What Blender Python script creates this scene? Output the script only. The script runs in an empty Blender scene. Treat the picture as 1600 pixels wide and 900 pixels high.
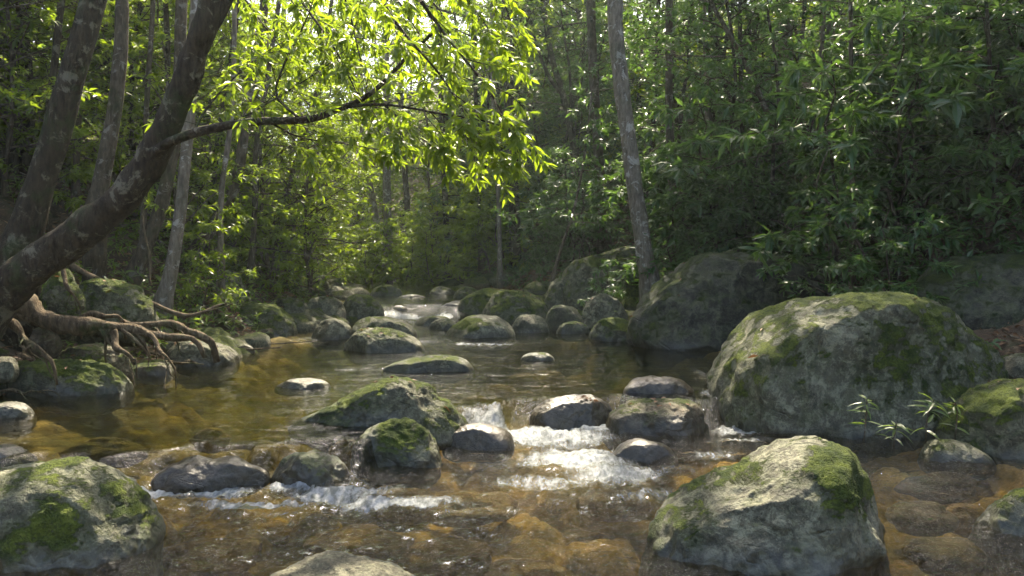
import bpy, math, random
import numpy as np
from mathutils import Vector

PI = math.pi
F, CX, HY, H = 1256.0, 800.0, 400.0, 1.3      # focal length in photo pixels, centre column, horizon row, eye height
scene = bpy.context.scene
COL = scene.collection
rnd = random.Random(7)

# ------------------------------------------------------------------ helpers
def W(px, py, Y):
    """a point of the place seen at photo pixel (px, py) standing Y metres ahead"""
    return np.array([(px - CX) * Y / F, Y, H - (py - HY) * Y / F])

def sstep(a, b, x):
    t = np.clip((x - a) / (b - a), 0, 1)
    return t * t * (3 - 2 * t)

def _hash(ix, iy, iz, seed):
    h = (ix.astype(np.int64) * 374761393 + iy.astype(np.int64) * 668265263 + iz.astype(np.int64) * 2147483647 + seed * 974634777) & 0xFFFFFFFF
    h = ((h ^ (h >> 13)) * 1274126177) & 0xFFFFFFFF
    h = ((h ^ (h >> 16)) * 2246822519) & 0xFFFFFFFF
    h = h ^ (h >> 15)
    return (h & 0xFFFFFF).astype(np.float64) / 0x7FFFFF - 1.0

def noise3(p, seed=0):
    i = np.floor(p).astype(np.int64); f = p - i
    u = f * f * f * (f * (f * 6 - 15) + 10)
    r = 0
    for dx in (0, 1):
        wx = u[:, 0] if dx else 1 - u[:, 0]
        for dy in (0, 1):
            wy = u[:, 1] if dy else 1 - u[:, 1]
            for dz in (0, 1):
                wz = u[:, 2] if dz else 1 - u[:, 2]
                r = r + wx * wy * wz * _hash(i[:, 0] + dx, i[:, 1] + dy, i[:, 2] + dz, seed)
    return r

def fbm(p, seed=0, octv=4, gain=.5, lac=2.03):
    a, s, q = 1.0, 0, np.array(p, float)
    for k in range(octv):
        s = s + a * noise3(q, seed + k * 17); q = q * lac + 3.7; a *= gain
    return s

def fbm2(x, y, seed=0, octv=4, gain=.5):
    return fbm(np.stack([x, y, np.full_like(x, .37)], 1), seed, octv, gain)

def cells2(x, y, seed=0):
    """Voronoi: distance to nearest / second nearest feature and a random id"""
    ix, iy = np.floor(x).astype(np.int64), np.floor(y).astype(np.int64)
    d1 = np.full(x.shape, 9.); d2 = d1.copy(); idv = np.zeros_like(x); z = np.zeros_like(ix)
    for dx in (-1, 0, 1):
        for dy in (-1, 0, 1):
            cx, cy = ix + dx, iy + dy
            px = cx + .5 + .42 * _hash(cx, cy, z, seed); py = cy + .5 + .42 * _hash(cx, cy, z + 5, seed)
            d = np.hypot(px - x, py - y); h = _hash(cx, cy, z + 9, seed)
            near = d < d1
            d2 = np.where(near, d1, np.minimum(d2, d)); idv = np.where(near, h, idv); d1 = np.where(near, d, d1)
    return d1, d2, idv

def norm(v):
    return v / np.maximum(np.linalg.norm(v, axis=-1, keepdims=True), 1e-9)

class MB:
    """collects polygons as numpy blocks and links them as ONE mesh object"""
    def __init__(s): s.v = []; s.f = []; s.n = 0; s.a = []
    def add(s, v, faces, val=None):
        v = np.asarray(v, float).reshape(-1, 3)
        for f in (faces if isinstance(faces, list) else [faces]):
            s.f.append(np.asarray(f, np.int64) + s.n)
            s.a.append(np.full(len(f), 0.0) if val is None else np.broadcast_to(np.asarray(val, float), (len(f),)))
        s.v.append(v); s.n += len(v)
    def tube(s, pts, rad, sides=8, bump=0, seed=0):
        pts = np.asarray(pts, float); n = len(pts); rad = np.broadcast_to(np.asarray(rad, float), (n,))
        t = norm(np.gradient(pts, axis=0)); ref = np.array([0, 0, 1.]) if abs(t[:, 2]).mean() < .8 else np.array([0, 1., 0])
        a = norm(np.cross(t, ref)); b = np.cross(t, a)
        ang = np.arange(sides) * 2 * PI / sides
        ring = pts[:, None] + rad[:, None, None] * (np.cos(ang)[None, :, None] * a[:, None] + np.sin(ang)[None, :, None] * b[:, None])
        v = ring.reshape(-1, 3)
        if bump:
            nn = (v - np.repeat(pts, sides, 0)); k = 1 + bump * fbm(v * 6, seed, 3)
            v = np.repeat(pts, sides, 0) + nn * k[:, None]
        i = np.arange(n - 1)[:, None] * sides; j = np.arange(sides)[None]; j2 = (j + 1) % sides
        q = np.stack([i + j, i + j2, i + sides + j2, i + sides + j], -1).reshape(-1, 4)
        v = np.vstack([v, pts[:1], pts[-1:]]); c0 = n * sides
        jj = np.arange(sides); k2 = (jj + 1) % sides
        caps = np.vstack([np.stack([jj * 0 + c0, k2, jj], 1), np.stack([jj * 0 + c0 + 1, (n - 1) * sides + jj, (n - 1) * sides + k2], 1)])
        s.add(v, [q, caps])
    def mesh(s, name, smooth=True):
        me = bpy.data.meshes.new(name)
        v = np.vstack(s.v).astype(np.float32)
        loops = np.concatenate([f.ravel() for f in s.f]).astype(np.int32)
        tot = np.concatenate([np.full(len(f), f.shape[1]) for f in s.f]).astype(np.int32)
        me.vertices.add(len(v)); me.vertices.foreach_set('co', v.ravel())
        me.loops.add(len(loops)); me.loops.foreach_set('vertex_index', loops)
        me.polygons.add(len(tot)); me.polygons.foreach_set('loop_start', np.concatenate([[0], np.cumsum(tot)[:-1]]).astype(np.int32))
        me.polygons.foreach_set('use_smooth', np.full(len(tot), smooth))
        me.update(calc_edges=True)
        at = me.attributes.new('rnd', 'FLOAT', 'FACE'); at.data.foreach_set('value', np.concatenate(s.a).astype(np.float32))
        return me
    def build(s, name, mat, parent=None, smooth=True):
        return link(name, s.mesh(name, smooth), mat, parent)

def link(name, me, mat=None, parent=None):
    o = bpy.data.objects.new(name, me); COL.objects.link(o)
    if mat is not None and not me.materials: me.materials.append(mat)
    if parent is not None: o.parent = parent
    return o

def pattr(me, name, val):
    at = me.attributes.new(name, 'FLOAT', 'POINT'); at.data.foreach_set('value', np.asarray(val, np.float32))

def tag(o, label, cat, group=None, kind=None):
    if label: o['label'] = label
    if cat: o['category'] = cat
    if group: o['group'] = group
    if kind: o['kind'] = kind
    return o

def thing(name, label, cat, loc=(0, 0, 0), group=None):
    o = bpy.data.objects.new(name, None); COL.objects.link(o); o.location = Vector([float(c) for c in loc]); o.empty_display_size = .2
    return tag(o, label, cat, group)

def copy_tree(o, parent=None):
    c = o.copy(); COL.objects.link(c); c.parent = parent
    for ch in list(o.children): copy_tree(ch, c)
    return c

# ------------------------------------------------------------------ materials
class NT:
    def __init__(s, name):
        s.m = bpy.data.materials.new(name); s.m.use_nodes = True; s.t = s.m.node_tree; s.t.nodes.clear()
        s.out = s.t.nodes.new('ShaderNodeOutputMaterial')
    def n(s, typ, ins=None, **kw):
        nd = s.t.nodes.new('ShaderNode' + typ)
        for k, v in kw.items(): setattr(nd, k, v)
        for k, v in (ins or {}).items(): s.set(nd.inputs[k], v)
        return nd
    def set(s, sock, v):
        if hasattr(v, 'bl_rna') and isinstance(v, bpy.types.NodeSocket): s.t.links.new(v, sock)
        elif isinstance(v, (tuple, list)) and sock.type == 'RGBA' and len(v) == 3: sock.default_value = (*v, 1)
        else: sock.default_value = v
    def noise(s, scale, detail=4, rough=.55, vec=None, dist=0):
        nd = s.n('TexNoise', {'Scale': scale, 'Detail': detail, 'Roughness': rough, 'Distortion': dist})
        if vec is not None: s.set(nd.inputs['Vector'], vec)
        return nd.outputs['Fac']
    def ramp(s, x, a, b, lo=0., hi=1.):
        nd = s.n('MapRange', {'Value': x, 'From Min': a, 'From Max': b, 'To Min': lo, 'To Max': hi}, interpolation_type='SMOOTHSTEP')
        return nd.outputs['Result']
    def math(s, op, a, b=0., clamp=False):
        nd = s.n('Math', operation=op); nd.use_clamp = clamp; s.set(nd.inputs[0], a); s.set(nd.inputs[1], b); return nd.outputs[0]
    def mix(s, f, a, b, mode='MIX'):
        nd = s.n('Mix', data_type='RGBA', blend_type=mode); s.set(nd.inputs[0], f); s.set(nd.inputs[6], a); s.set(nd.inputs[7], b); return nd.outputs[2]
    def attr(s, name, typ='GEOMETRY'):
        return s.n('Attribute', attribute_name=name, attribute_type=typ).outputs['Fac']
    def obj(s): return s.n('TexCoord').outputs['Object']
    def scaled(s, v, sc):
        nd = s.n('Mapping'); s.set(nd.inputs['Vector'], v); nd.inputs['Scale'].default_value = sc; return nd.outputs[0]
    def bump(s, h, strength=.5, dist=.02, normal=None):
        nd = s.n('Bump', {'Height': h, 'Strength': strength, 'Distance': dist})
        if normal is not None: s.set(nd.inputs['Normal'], normal)
        return nd.outputs[0]
    def pbsdf(s, col, rough, normal=None, **kw):
        nd = s.n('BsdfPrincipled', {'Base Color': col, 'Roughness': rough})
        if normal is not None: s.set(nd.inputs['Normal'], normal)
        for k, v in kw.items(): s.set(nd.inputs[k], v)
        return nd.outputs[0]
    def done(s, sh): s.t.links.new(sh, s.out.inputs['Surface']); return s.m

def rock_material(name, dark, mid, pale, mossc=((.030, .050, .006), (.125, .155, .016))):
    t = NT(name); v = t.obj()
    n1 = t.noise(2.6, 5, .6, v); n2 = t.noise(14, 6, .65, v); n3 = t.noise(70, 4, .6, v)
    c = t.mix(t.ramp(n1, .3, .7), dark, mid)
    c = t.mix(t.ramp(n2, .35, .68), c, mid)
    c = t.mix(t.math('MULTIPLY', t.ramp(n3, .45, .7), .5), c, tuple(x * .45 for x in dark))
    # lichen blotches
    vo = t.n('TexVoronoi', {'Scale': 9., 'Randomness': 1.}); t.set(vo.inputs['Vector'], t.mix(.12, v, t.n('TexNoise', {'Scale': 7.}).outputs['Color']))
    lich = t.math('MULTIPLY', t.ramp(t.noise(8.5, 8, .8, v, .8), .47, .57), t.ramp(n2, .36, .52))
    c = t.mix(t.math('MULTIPLY', lich, .7), c, pale)
    speck = t.ramp(t.noise(38, 5, .75, v, .5), .54, .62)
    c = t.mix(t.math('MULTIPLY', speck, .4), c, pale)
    stain = t.ramp(t.noise(3.1, 7, .75, t.scaled(v, (1.4, 1.4, .6)), .7), .52, .66)
    c = t.mix(t.math('MULTIPLY', stain, .7), c, tuple(x * .5 for x in dark))
    spots = t.math('MULTIPLY', t.ramp(vo.outputs['Distance'], .2, .1), t.ramp(n1, .45, .6))
    c = t.mix(t.math('MULTIPLY', spots, .5), c, tuple(min(1, x * 1.25) for x in pale))
    # hairline cracks and dark seeps
    cr = t.n('TexVoronoi', {'Scale': 2.2}, feature='DISTANCE_TO_EDGE'); t.set(cr.inputs['Vector'], t.mix(.25, v, t.n('TexNoise', {'Scale': 3., 'Detail': 5.}).outputs['Color']))
    crack = t.math('MULTIPLY', t.ramp(cr.outputs['Distance'], .018, .0), t.ramp(n1, .42, .6))
    c = t.mix(t.math('MULTIPLY', crack, .2), c, (.02, .02, .016))
    # moss on what faces up, in patches with ragged rims
    nz = t.n('SeparateXYZ', {0: t.n('NewGeometry').outputs['Normal']}).outputs['Z']
    f = t.math('ADD', t.math('MULTIPLY', nz, .30), t.attr('moss'))
    f = t.math('ADD', f, t.math('MULTIPLY', t.noise(55, 5, .75, v), .5))
    mfac = t.ramp(f, 1.0, 1.09)
    mcol = t.mix(t.ramp(t.noise(8, 5, .6, v), .3, .7), mossc[0], mossc[1])
    mcol = t.mix(t.math('MULTIPLY', t.ramp(n3, .4, .65), .55), mcol, tuple(x * .5 for x in mossc[0]))
    thin = t.ramp(f, .80, 1.04)      # a thin green film around the cushions
    c = t.mix(t.math('MULTIPLY', thin, .45), c, (.07, .085, .025))
    c = t.mix(mfac, c, mcol)
    wet = t.attr('wet')
    c = t.mix(t.math('MULTIPLY', wet, .85), c, t.mix(.68, c, (.012, .011, .006)))
    rough = t.math('SUBTRACT', t.math('ADD', .72, t.math('MULTIPLY', mfac, .25)), t.math('MULTIPLY', wet, .40), True)
    hgt = t.math('ADD', t.math('MULTIPLY', n2, .5), t.math('MULTIPLY', n3, .34))
    hgt = t.math('ADD', hgt, t.math('MULTIPLY', crack, -.2))
    hgt = t.math('ADD', hgt, t.math('MULTIPLY', mfac, t.math('ADD', .25, t.math('MULTIPLY', t.noise(120, 3, .6, v), .9))))
    b = t.bump(hgt, t.math('SUBTRACT', 1., t.math('MULTIPLY', wet, .55)), .042)
    return t.done(t.pbsdf(c, rough, b, **{'Specular IOR Level': t.math('ADD', .3, t.math('MULTIPLY', wet, .15))}))

def bark_material(name, a, b, pale, lich=.5, mossy=.3):
    t = NT(name); v = t.obj(); vs = t.scaled(v, (1, 1, .28))
    n1 = t.noise(5, 4, .6, v); n2 = t.noise(26, 5, .65, vs)
    c = t.mix(t.ramp(n2, .3, .7), a, b)
    c = t.mix(t.math('MULTIPLY', t.ramp(t.noise(6.5, 6, .7, v, .5), .54, .62), lich), c, pale)
    c = t.mix(t.math('MULTIPLY', t.ramp(t.noise(2.2, 5, .7, v), .5, .66), mossy), c, (.035, .055, .012))
    hb = t.math('ADD', n2, t.math('MULTIPLY', n1, .6))
    return t.done(t.pbsdf(c, .85, t.bump(t.math('ADD', hb, t.math('MULTIPLY', t.noise(60, 4, .7, vs), .5)), .9, .04), **{'Specular IOR Level': .2}))

def leaf_material(name, a, b, trans, tmix=.45, rough=.38, spec=.5):
    t = NT(name)
    r = t.attr('rnd'); oi = t.n('ObjectInfo').outputs['Random']
    x = t.math('ADD', t.math('MULTIPLY', r, .8), t.math('MULTIPLY', oi, .2))
    c = t.mix(x, a, b)
    tc = t.mix(x, trans, tuple(min(1, k * 1.35) for k in trans))
    p = t.pbsdf(c, rough, **{'Specular IOR Level': spec})
    tr = t.n('BsdfTranslucent', {'Color': tc}).outputs[0]
    mx = t.n('MixShader', {0: tmix}); t.t.links.new(p, mx.inputs[1]); t.t.links.new(tr, mx.inputs[2])
    return t.done(mx.outputs[0])

M = {}
M['rock'] = rock_material('mossy_granite', (.028, .026, .014), (.078, .072, .042), (.19, .182, .11))
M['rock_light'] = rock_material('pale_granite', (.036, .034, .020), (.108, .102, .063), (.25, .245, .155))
M['rock_dark'] = rock_material('shaded_granite', (.014, .013, .008), (.036, .034, .022), (.085, .085, .055), ((.022, .036, .006), (.075, .10, .015)))  # darker granite copy, the bank's shade put into its colours
M['rock_wet'] = rock_material('river_worn_stone', (.035, .028, .016), (.095, .072, .04), (.15, .12, .07))
M['rock_amber'] = rock_material('amber_stone', (.14, .085, .03), (.30, .19, .07), (.42, .29, .13))
M['bark_dark'] = bark_material('dark_bark', (.018, .012, .007), (.06, .042, .024), (.19, .17, .115), .75, .6)
M['bark'] = bark_material('grey_brown_bark', (.05, .036, .022), (.13, .098, .062), (.27, .24, .19), .75, .4)
M['bark_pale'] = bark_material('pale_bark', (.12, .095, .065), (.27, .22, .155), (.46, .42, .34), .85, .25)
M['root'] = bark_material('weathered_root', (.045, .030, .016), (.15, .108, .06), (.26, .21, .13), .6, .9)
M['leaf_bright'] = leaf_material('sunlit_leaf', (.055, .10, .012), (.115, .15, .018), (.26, .36, .014), .55)  # sunlit copy of the leaf, brightness put into its colours
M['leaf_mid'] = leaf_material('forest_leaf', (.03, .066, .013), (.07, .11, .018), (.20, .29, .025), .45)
M['leaf_dark'] = leaf_material('shade_leaf', (.020, .056, .018), (.052, .106, .026), (.12, .22, .028), .42, .36, .55)  # shaded copy of the leaf, shade put into its darker colours
M['leaf_dry'] = leaf_material('dry_leaf', (.10, .05, .022), (.24, .14, .07), (.15, .07, .02), .2, .6, .3)

# ------------------------------------------------------------------ the lie of the land
TY = np.array([-20, 2, 3.5, 5, 6.3, 8.6, 10.6, 14, 18, 24, 40, 100.])
TL = np.array([-3.3, -3.0, -3.0, -3.3, -4.1, -3.4, -3.1, -3.0, -3.9, -6.2, -13, -40])
TR = np.array([3.6, 3.4, 3.6, 3.7, 3.5, 2.9, 2.1, 1.0, -.1, -2.6, -9, -36])
def edges(y): return np.interp(y, TY, TL), np.interp(y, TY, TR)

def weir(x):
    """how far ahead the crest of the near cascade lies, across the stream"""
    b = np.interp(x, [-4, -2.3, -1.6, -.9, -.45, .1, .9, 1.6, 4], [4.5, 4.6, 4.85, 5.0, 6.0, 6.4, 6.45, 6.25, 5.7])
    return b + .07 * np.sin(x * 9.1) + .05 * np.sin(x * 23 + 1)
def level(x, y):
    """height of the water"""
    a = .17 * sstep(-.24, .05, y - weir(x))
    b = .04 * sstep(10.3, 10.8, y)
    c = .21 * sstep(14.1, 14.8, y + .12 * np.sin(x * 5))
    return a + b + c + .022 * np.clip(y - 15, 0, 40)
def level_s(y): return .17 * sstep(4.6, 5.9, y) + .04 * sstep(10.3, 10.8, y) + .21 * sstep(14.1, 14.8, y) + .022 * np.clip(y - 15, 0, 40)

def ground(x, y, detail=True):
    l, r = edges(y); dl, dr = l - x, x - r
    d = np.maximum(dl, dr); dd = np.clip(d, 0, None)
    left = dl > dr
    bank = np.where(left, .50 * np.minimum(dd, 1.5) + .68 * np.clip(dd - 1.5, 0, 4.5), .38 * np.minimum(dd, 1.8) + .85 * np.clip(dd - 1.8, 0, 4.2)) + .28 * np.clip(dd - 6, 0, 16) + .05 * np.clip(dd - 22, 0, None)
    bank = bank * sstep(0, .9, dd) + .04 * dd
    bank = np.where(y < 3, bank * sstep(-4, 3, y), bank)
    rise = .22 * np.clip(y - 27, 0, 25)
    depth = .07 + (.22 + .2 * sstep(5.2, 7, y)) * sstep(0, 1.4, -d)
    wl = level_s(y)
    h = wl - depth * sstep(.25, -.3, d) + bank + rise
    h += sstep(0, 2.5, dd) * .22 * fbm2(x * .55, y * .55, 3, 3)
    if detail:
        h += .03 * sstep(0, .6, dd) * fbm2(x * 4, y * 4, 8, 3)
        bed = sstep(.35, -.2, d)
        wx = x + .08 * fbm2(x * 3, y * 3, 5, 2); wy = y + .08 * fbm2(x * 3, y * 3, 6, 2)
        d1, d2, idv = cells2(wx * 3.1, wy * 3.1, 2)
        c1 = np.clip(d2 - d1, 0, .55) / .55
        e1, e2, ide = cells2(wx * 9, wy * 9, 4)
        c2 = np.clip(e2 - e1, 0, .5) / .5
        h += bed * ((.05 + .11 * np.clip(idv, -.3, 1)) * c1 ** .55 + .025 * c2 ** .6 - .05)
    return h
def gz(x, y): return float(ground(np.array([float(x)]), np.array([float(y)]), False)[0])

def grid_mesh(name, xs, ys, hfun, smooth=True):
    X, Y = np.meshgrid(xs, ys); x, y = X.ravel(), Y.ravel()
    z = hfun(x, y); nx, ny = len(xs), len(ys)
    i = (np.arange(ny - 1)[:, None] * nx + np.arange(nx - 1)[None]).ravel()
    mb = MB(); mb.add(np.stack([x, y, z], 1), np.stack([i, i + 1, i + nx + 1, i + nx], 1))
    return mb.mesh(name, smooth), x, y, z

def axis(parts):
    out = []
    for a, b, n in parts: out.append(np.linspace(a, b, n, endpoint=False))
    return np.concatenate(out + [[parts[-1][1]]])

def geo(a, b, n): return a * (b / a) ** (np.arange(n) / n)

ys = np.concatenate([np.linspace(-14, 2, 26, endpoint=False), geo(2., 22., 520), np.linspace(22, 78, 100)])
xs = axis([(-62, -12, 45), (-12, -4.6, 90), (-4.6, 4.2, 420), (4.2, 10, 90), (10, 62, 45)])
gm, gx, gy, gh = grid_mesh('ground', xs, ys, ground)
t = NT('forest_floor_and_streambed'); v = t.obj()
dl, dr = edges(gy); gd = np.maximum(dl - gx, gx - dr)
pattr(gm, 'bank', sstep(-.05, .5, gd))
wx = gx + .08 * fbm2(gx * 3, gy * 3, 5, 2); wy = gy + .08 * fbm2(gx * 3, gy * 3, 6, 2)
_, _, idv = cells2(wx * 3.1, wy * 3.1, 2); _, _, ide = cells2(wx * 9, wy * 9, 4)
pattr(gm, 'stone', .5 + .35 * idv + .15 * ide)
st = t.attr('stone')
pattr(gm, 'pool', sstep(-.1, .9, gy - weir(gx)))      # darker, more olive bed in the still pool
bed = t.mix(t.ramp(st, .1, .9), (.11, .066, .014), (.64, .42, .11))
bed = t.mix(t.math('MULTIPLY', t.ramp(t.noise(22, 5, .65, v), .4, .7), .5), bed, (.12, .085, .03))
bed = t.mix(t.math('MULTIPLY', t.ramp(t.noise(1.7, 3, .6, v), .45, .62), .55), bed, (.09, .09, .03))
so = t.mix(t.ramp(t.noise(3, 5, .65, v), .35, .65), (.035, .022, .012), (.095, .062, .035))
so = t.mix(t.ramp(t.noise(30, 5, .7, v), .5, .75), so, (.15, .10, .055))
so = t.mix(t.math('MULTIPLY', t.ramp(t.noise(1.6, 5, .7, v), .5, .62), .5), so, (.03, .045, .012))
bed = t.mix(t.math('MULTIPLY', t.attr('pool'), .8), bed, t.mix(t.ramp(st, .2, .9), (.045, .045, .014), (.16, .13, .04)))
c = t.mix(t.attr('bank'), bed, so)
g = t.done(t.pbsdf(c, .8, t.bump(t.noise(35, 6, .7, v), .8, .03), **{'Specular IOR Level': .25}))
tag(link('ground', gm, g), None, None, kind='structure')

# ------------------------------------------------------------------ boulders
_ico = {}
def ico(sub):
    if sub not in _ico:
        import bmesh
        bm = bmesh.new(); bmesh.ops.create_icosphere(bm, subdivisions=sub, radius=1)
        v = np.array([q.co[:] for q in bm.verts]); f = np.array([[q.index for q in p.verts] for p in bm.faces]); bm.free()
        _ico[sub] = (norm(v), f)
    return _ico[sub]

def dome(xl, xr, yt, yb, skew=0., flat=2.2, n=40):
    u = np.linspace(-1, 1, n); cx, w, h = (xl + xr) / 2, (xr - xl) / 2, yb - yt
    uu = np.where(u < skew, (u - skew) / (1 + skew), (u - skew) / (1 - skew))
    z = (1 - np.abs(uu) ** flat) ** (1 / 1.9)
    return [(cx + w * a, yb - h * b) for a, b in zip(u, z)]

ROCKS = []; TOPS = []
def rock(name, label, rect, lv=None, Y=None, top=None, skew=0., flat=2.2, mat='rock', moss=0., seed=1, deep=.85, sub=5, cuts=4, rough=1., box=.8, cfrac=.25, wetline=.10, group=None, patch=None, cat='boulder', sink=.5):
    xl, xr, yt, yb = rect
    if Y is None:
        Y = 8.
        for _ in range(30): Y = F * (H - (lv if lv is not None else float(level_s(np.array(Y))))) / (yb - HY)
    zl = H - (yb - HY) * Y / F if lv is None else lv
    wm = (xr - xl) * Y / F; Yc = Y + .45 * deep * wm
    s = Yc / F; c0 = np.array([(xl + xr) / 2, yb - cfrac * (yb - yt)])
    poly = np.array(top if top else dome(xl, xr, yt, yb, skew, flat), float)
    low = [(xr - .04 * (xr - xl), yb + sink * .5 * (yb - yt)), (xr - .2 * (xr - xl), yb + sink * (yb - yt)), (xl + .2 * (xr - xl), yb + sink * (yb - yt)), (xl + .04 * (xr - xl), yb + sink * .5 * (yb - yt))]
    poly = np.vstack([poly, low]); q = poly - c0
    th = np.linspace(-PI, PI, 181); R = np.zeros(181)
    a, b = q, np.roll(q, -1, 0)
    for k, an in enumerate(th):
        d = np.array([math.cos(an), -math.sin(an)])      # pixel y runs down
        e = b - a; den = d[0] * e[:, 1] - d[1] * e[:, 0]; den = np.where(abs(den) < 1e-9, 1e-9, den)
        tt = (a[:, 0] * e[:, 1] - a[:, 1] * e[:, 0]) / den; uu = (a[:, 0] * d[1] - a[:, 1] * d[0]) / den
        ok = (tt > 0) & (uu >= 0) & (uu <= 1)
        R[k] = tt[ok].max() if ok.any() else 1
    R[-1] = R[0] = (R[0] + R[-1]) / 2
    ker = np.array([1, 2, 1.]) / 4
    for _ in range(2): R = np.convolve(np.concatenate([R[-2:-1], R, R[1:2]]), ker, 'valid')
    n, f = ico(sub)
    ang = np.arctan2(n[:, 2], n[:, 0]); rr = np.hypot(n[:, 0], n[:, 2])
    Rm = np.interp(ang, th, R) * s
    # a ball with slightly squared shoulders
    prof = rr ** .85
    size = wm
    p = np.stack([Rm * prof * np.cos(ang), .5 * deep * wm * np.sign(n[:, 1]) * np.abs(n[:, 1]) ** box, Rm * prof * np.sin(ang)], 1)
    rg = np.random.default_rng(seed)
    for k in range(cuts):                                   # worn, flattened facets turned mostly to the camera, so the pixel outline survives
        d = rg.normal(size=3); d[2] = abs(d[2]) * .7; d[1] = math.copysign(abs(d[1]) + .6, d[1] if rg.random() < .35 else -1); d /= np.linalg.norm(d)
        h = p @ d; lim = h.max() * rg.uniform(.72, .9)
        p -= np.clip(h - lim, 0, None)[:, None] * d * .8
    nn = norm(p / np.array([wm * .5, .5 * deep * wm, max(.05, (yb - yt) * s * .7)]))
    off = seed * 7.31
    hh = (yb - yt) * s
    amp = min(wm, hh * 1.6)
    p += nn * (amp * rough * (.045 * fbm(p / amp * 1.8 + off, seed, 3) - (.030 if sub > 5 else .018) * np.abs(fbm(p / amp * 3.5 + off, seed + 5, 3)) + .010 * fbm(p / amp * 16 + off, seed + 9, 3)))[:, None]
    c = W(c0[0], c0[1], Yc); c[1] = Yc
    wp = p + c
    me = MB(); me.add(p, f); me = me.mesh(name)
    wl = level(wp[:, 0], wp[:, 1]) if lv is None or lv < .4 else np.full(len(p), lv)
    wl = np.maximum(wl, 0)
    pattr(me, 'wet', sstep(wetline + .03, .3 * wetline, wp[:, 2] - wl + .035 * fbm(wp * 9, 4, 3)) if wetline > 0 else np.zeros(len(p)))
    mo = np.full(len(p), float(moss))
    if patch:
        px = CX + wp[:, 0] / wp[:, 1] * F; py = HY - (wp[:, 2] - H) / wp[:, 1] * F
        for (ax, ay, rx, ry, am) in patch:
            mo += am * np.exp(-(((px - ax) / rx) ** 2 + ((py - ay) / ry) ** 2) ** 1.5) * (p[:, 1] < .2 * wm)
    me.update(); nv = np.empty(len(p) * 3, np.float32); me.vertices.foreach_get('normal', nv); nv = nv.reshape(-1, 3)
    mo += .75 * (.5 + .17 * fbm(p * 2.1 + off, seed + 31, 3)) + .75 * (.5 + .19 * fbm(p * 13 + off, seed + 37, 3)) - .225
    pattr(me, 'moss', mo)
    if sub >= 6:
        top_ = np.where((nv[:, 2] > .55) & (wp[:, 2] > wl + .18))[0]
        if len(top_) > 20 and Y > 5: TOPS.append((wp[rg.choice(top_, min(16, int(5 + wm * 5)))], nv[top_[0]]))
    if sub >= 6:                                            # moss stands proud of the stone as a low uneven cushion
        m = sstep(.98, 1.12, .3 * nv[:, 2] + mo + .25) * min(1., wm)
        p += nv * (m * (.010 + .007 * fbm(p * 34, seed + 41, 2)))[:, None]
        me.vertices.foreach_set('co', p.astype(np.float32).ravel()); me.update()
    o = link(name, me, M[mat]); o.location = c
    ROCKS.append((wp[:, 0].mean(), Yc, wm * .5))
    return tag(o, label, cat, group)

HAZE, EXPOSURE = .0010, 2.1
SHADE_CANOPY = [(6.0, 17.5, .9), (8, 20.5, .9), (10.5, 16.5, 1.), (7.4, 18.8, .9), (9.6, 23, 1.), (8.2, 12.5, .85), (11, 12, 1.), (9, 27, 1.1), (12, 22, 1.1), (14, 32, 1.2), (8, 34, 1.2), (-16, 22, 1.1), (-17, 33, 1.2), (4, 44, 1.3), (-13, 45, 1.3)]
B = 'boulder'; S = 'stone'
rock('mossy_boulder', 'huge domed boulder streaked with yellow-green moss, largest rock of the stream', (1108, 1575, 445, 690), Y=5.6, top=[(1104, 690), (1106, 640), (1112, 597), (1135, 552), (1175, 512), (1222, 480), (1275, 456), (1330, 446), (1390, 449), (1440, 462), (1485, 490), (1525, 525), (1555, 560), (1575, 610), (1578, 690)], mat='rock_light', moss=.06, seed=3, deep=.9, box=.85, cfrac=.5, sub=7, cuts=3, rough=.9, patch=[(1430, 545, 110, 60, .13), (1185, 575, 80, 80, .14), (1330, 560, 90, 40, .05), (1520, 600, 60, 60, .08)])
rock('mossy_boulder', 'pale ridged boulder with bright moss right of its peak', (1012, 1418, 693, 925), Y=3.25, top=[(1005, 905), (1018, 838), (1040, 805), (1085, 778), (1140, 752), (1195, 728), (1240, 704), (1275, 695), (1305, 700), (1335, 722), (1362, 760), (1385, 800), (1408, 840), (1422, 905)], mat='rock_light', moss=-.06, seed=11, deep=.85, box=.6, cfrac=.38, sub=7, cuts=5, rough=1.1, patch=[(1325, 750, 48, 62, .5), (1060, 830, 70, 40, .25), (1190, 755, 90, 30, .1)])
rock('mossy_boulder', 'rounded pale lichen-spotted boulder with a dark moss tuft, at the lower left corner', (-70, 243, 732, 925), Y=3.3, top=[(-80, 925), (-75, 800), (-40, 752), (20, 737), (90, 732), (140, 738), (185, 765), (215, 800), (238, 845), (246, 925)], mat='rock_light', moss=-.06, seed=5, deep=.9, sub=7, cuts=3, rough=.9, patch=[(75, 830, 55, 45, .38), (10, 860, 30, 30, .3), (200, 800, 50, 60, .12)])
rock('boulder', 'smooth grey back of a rock just rising at the bottom edge of the picture', (400, 668, 874, 940), Y=2.75, mat='rock', moss=-.3, seed=21, deep=.6, sub=6, flat=2.6)
rock('mossy_boulder', 'green-sided boulder behind the low flat stone, cut by the right edge of the picture', (1468, 1700, 596, 716), Y=5.05, top=[(1462, 716), (1474, 668), (1500, 638), (1540, 615), (1590, 598), (1640, 597), (1690, 640), (1705, 716)], mat='rock', moss=.1, seed=23, sub=6, deep=.8)
rock('boulder', 'grey green boulder lowest at the right edge, water washing at its foot', (1525, 1700, 770, 880), Y=3.7, top=[(1518, 880), (1530, 830), (1555, 795), (1600, 768), (1660, 770), (1700, 880)], mat='rock', moss=.02, seed=27, sub=6, deep=.8)
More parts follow.
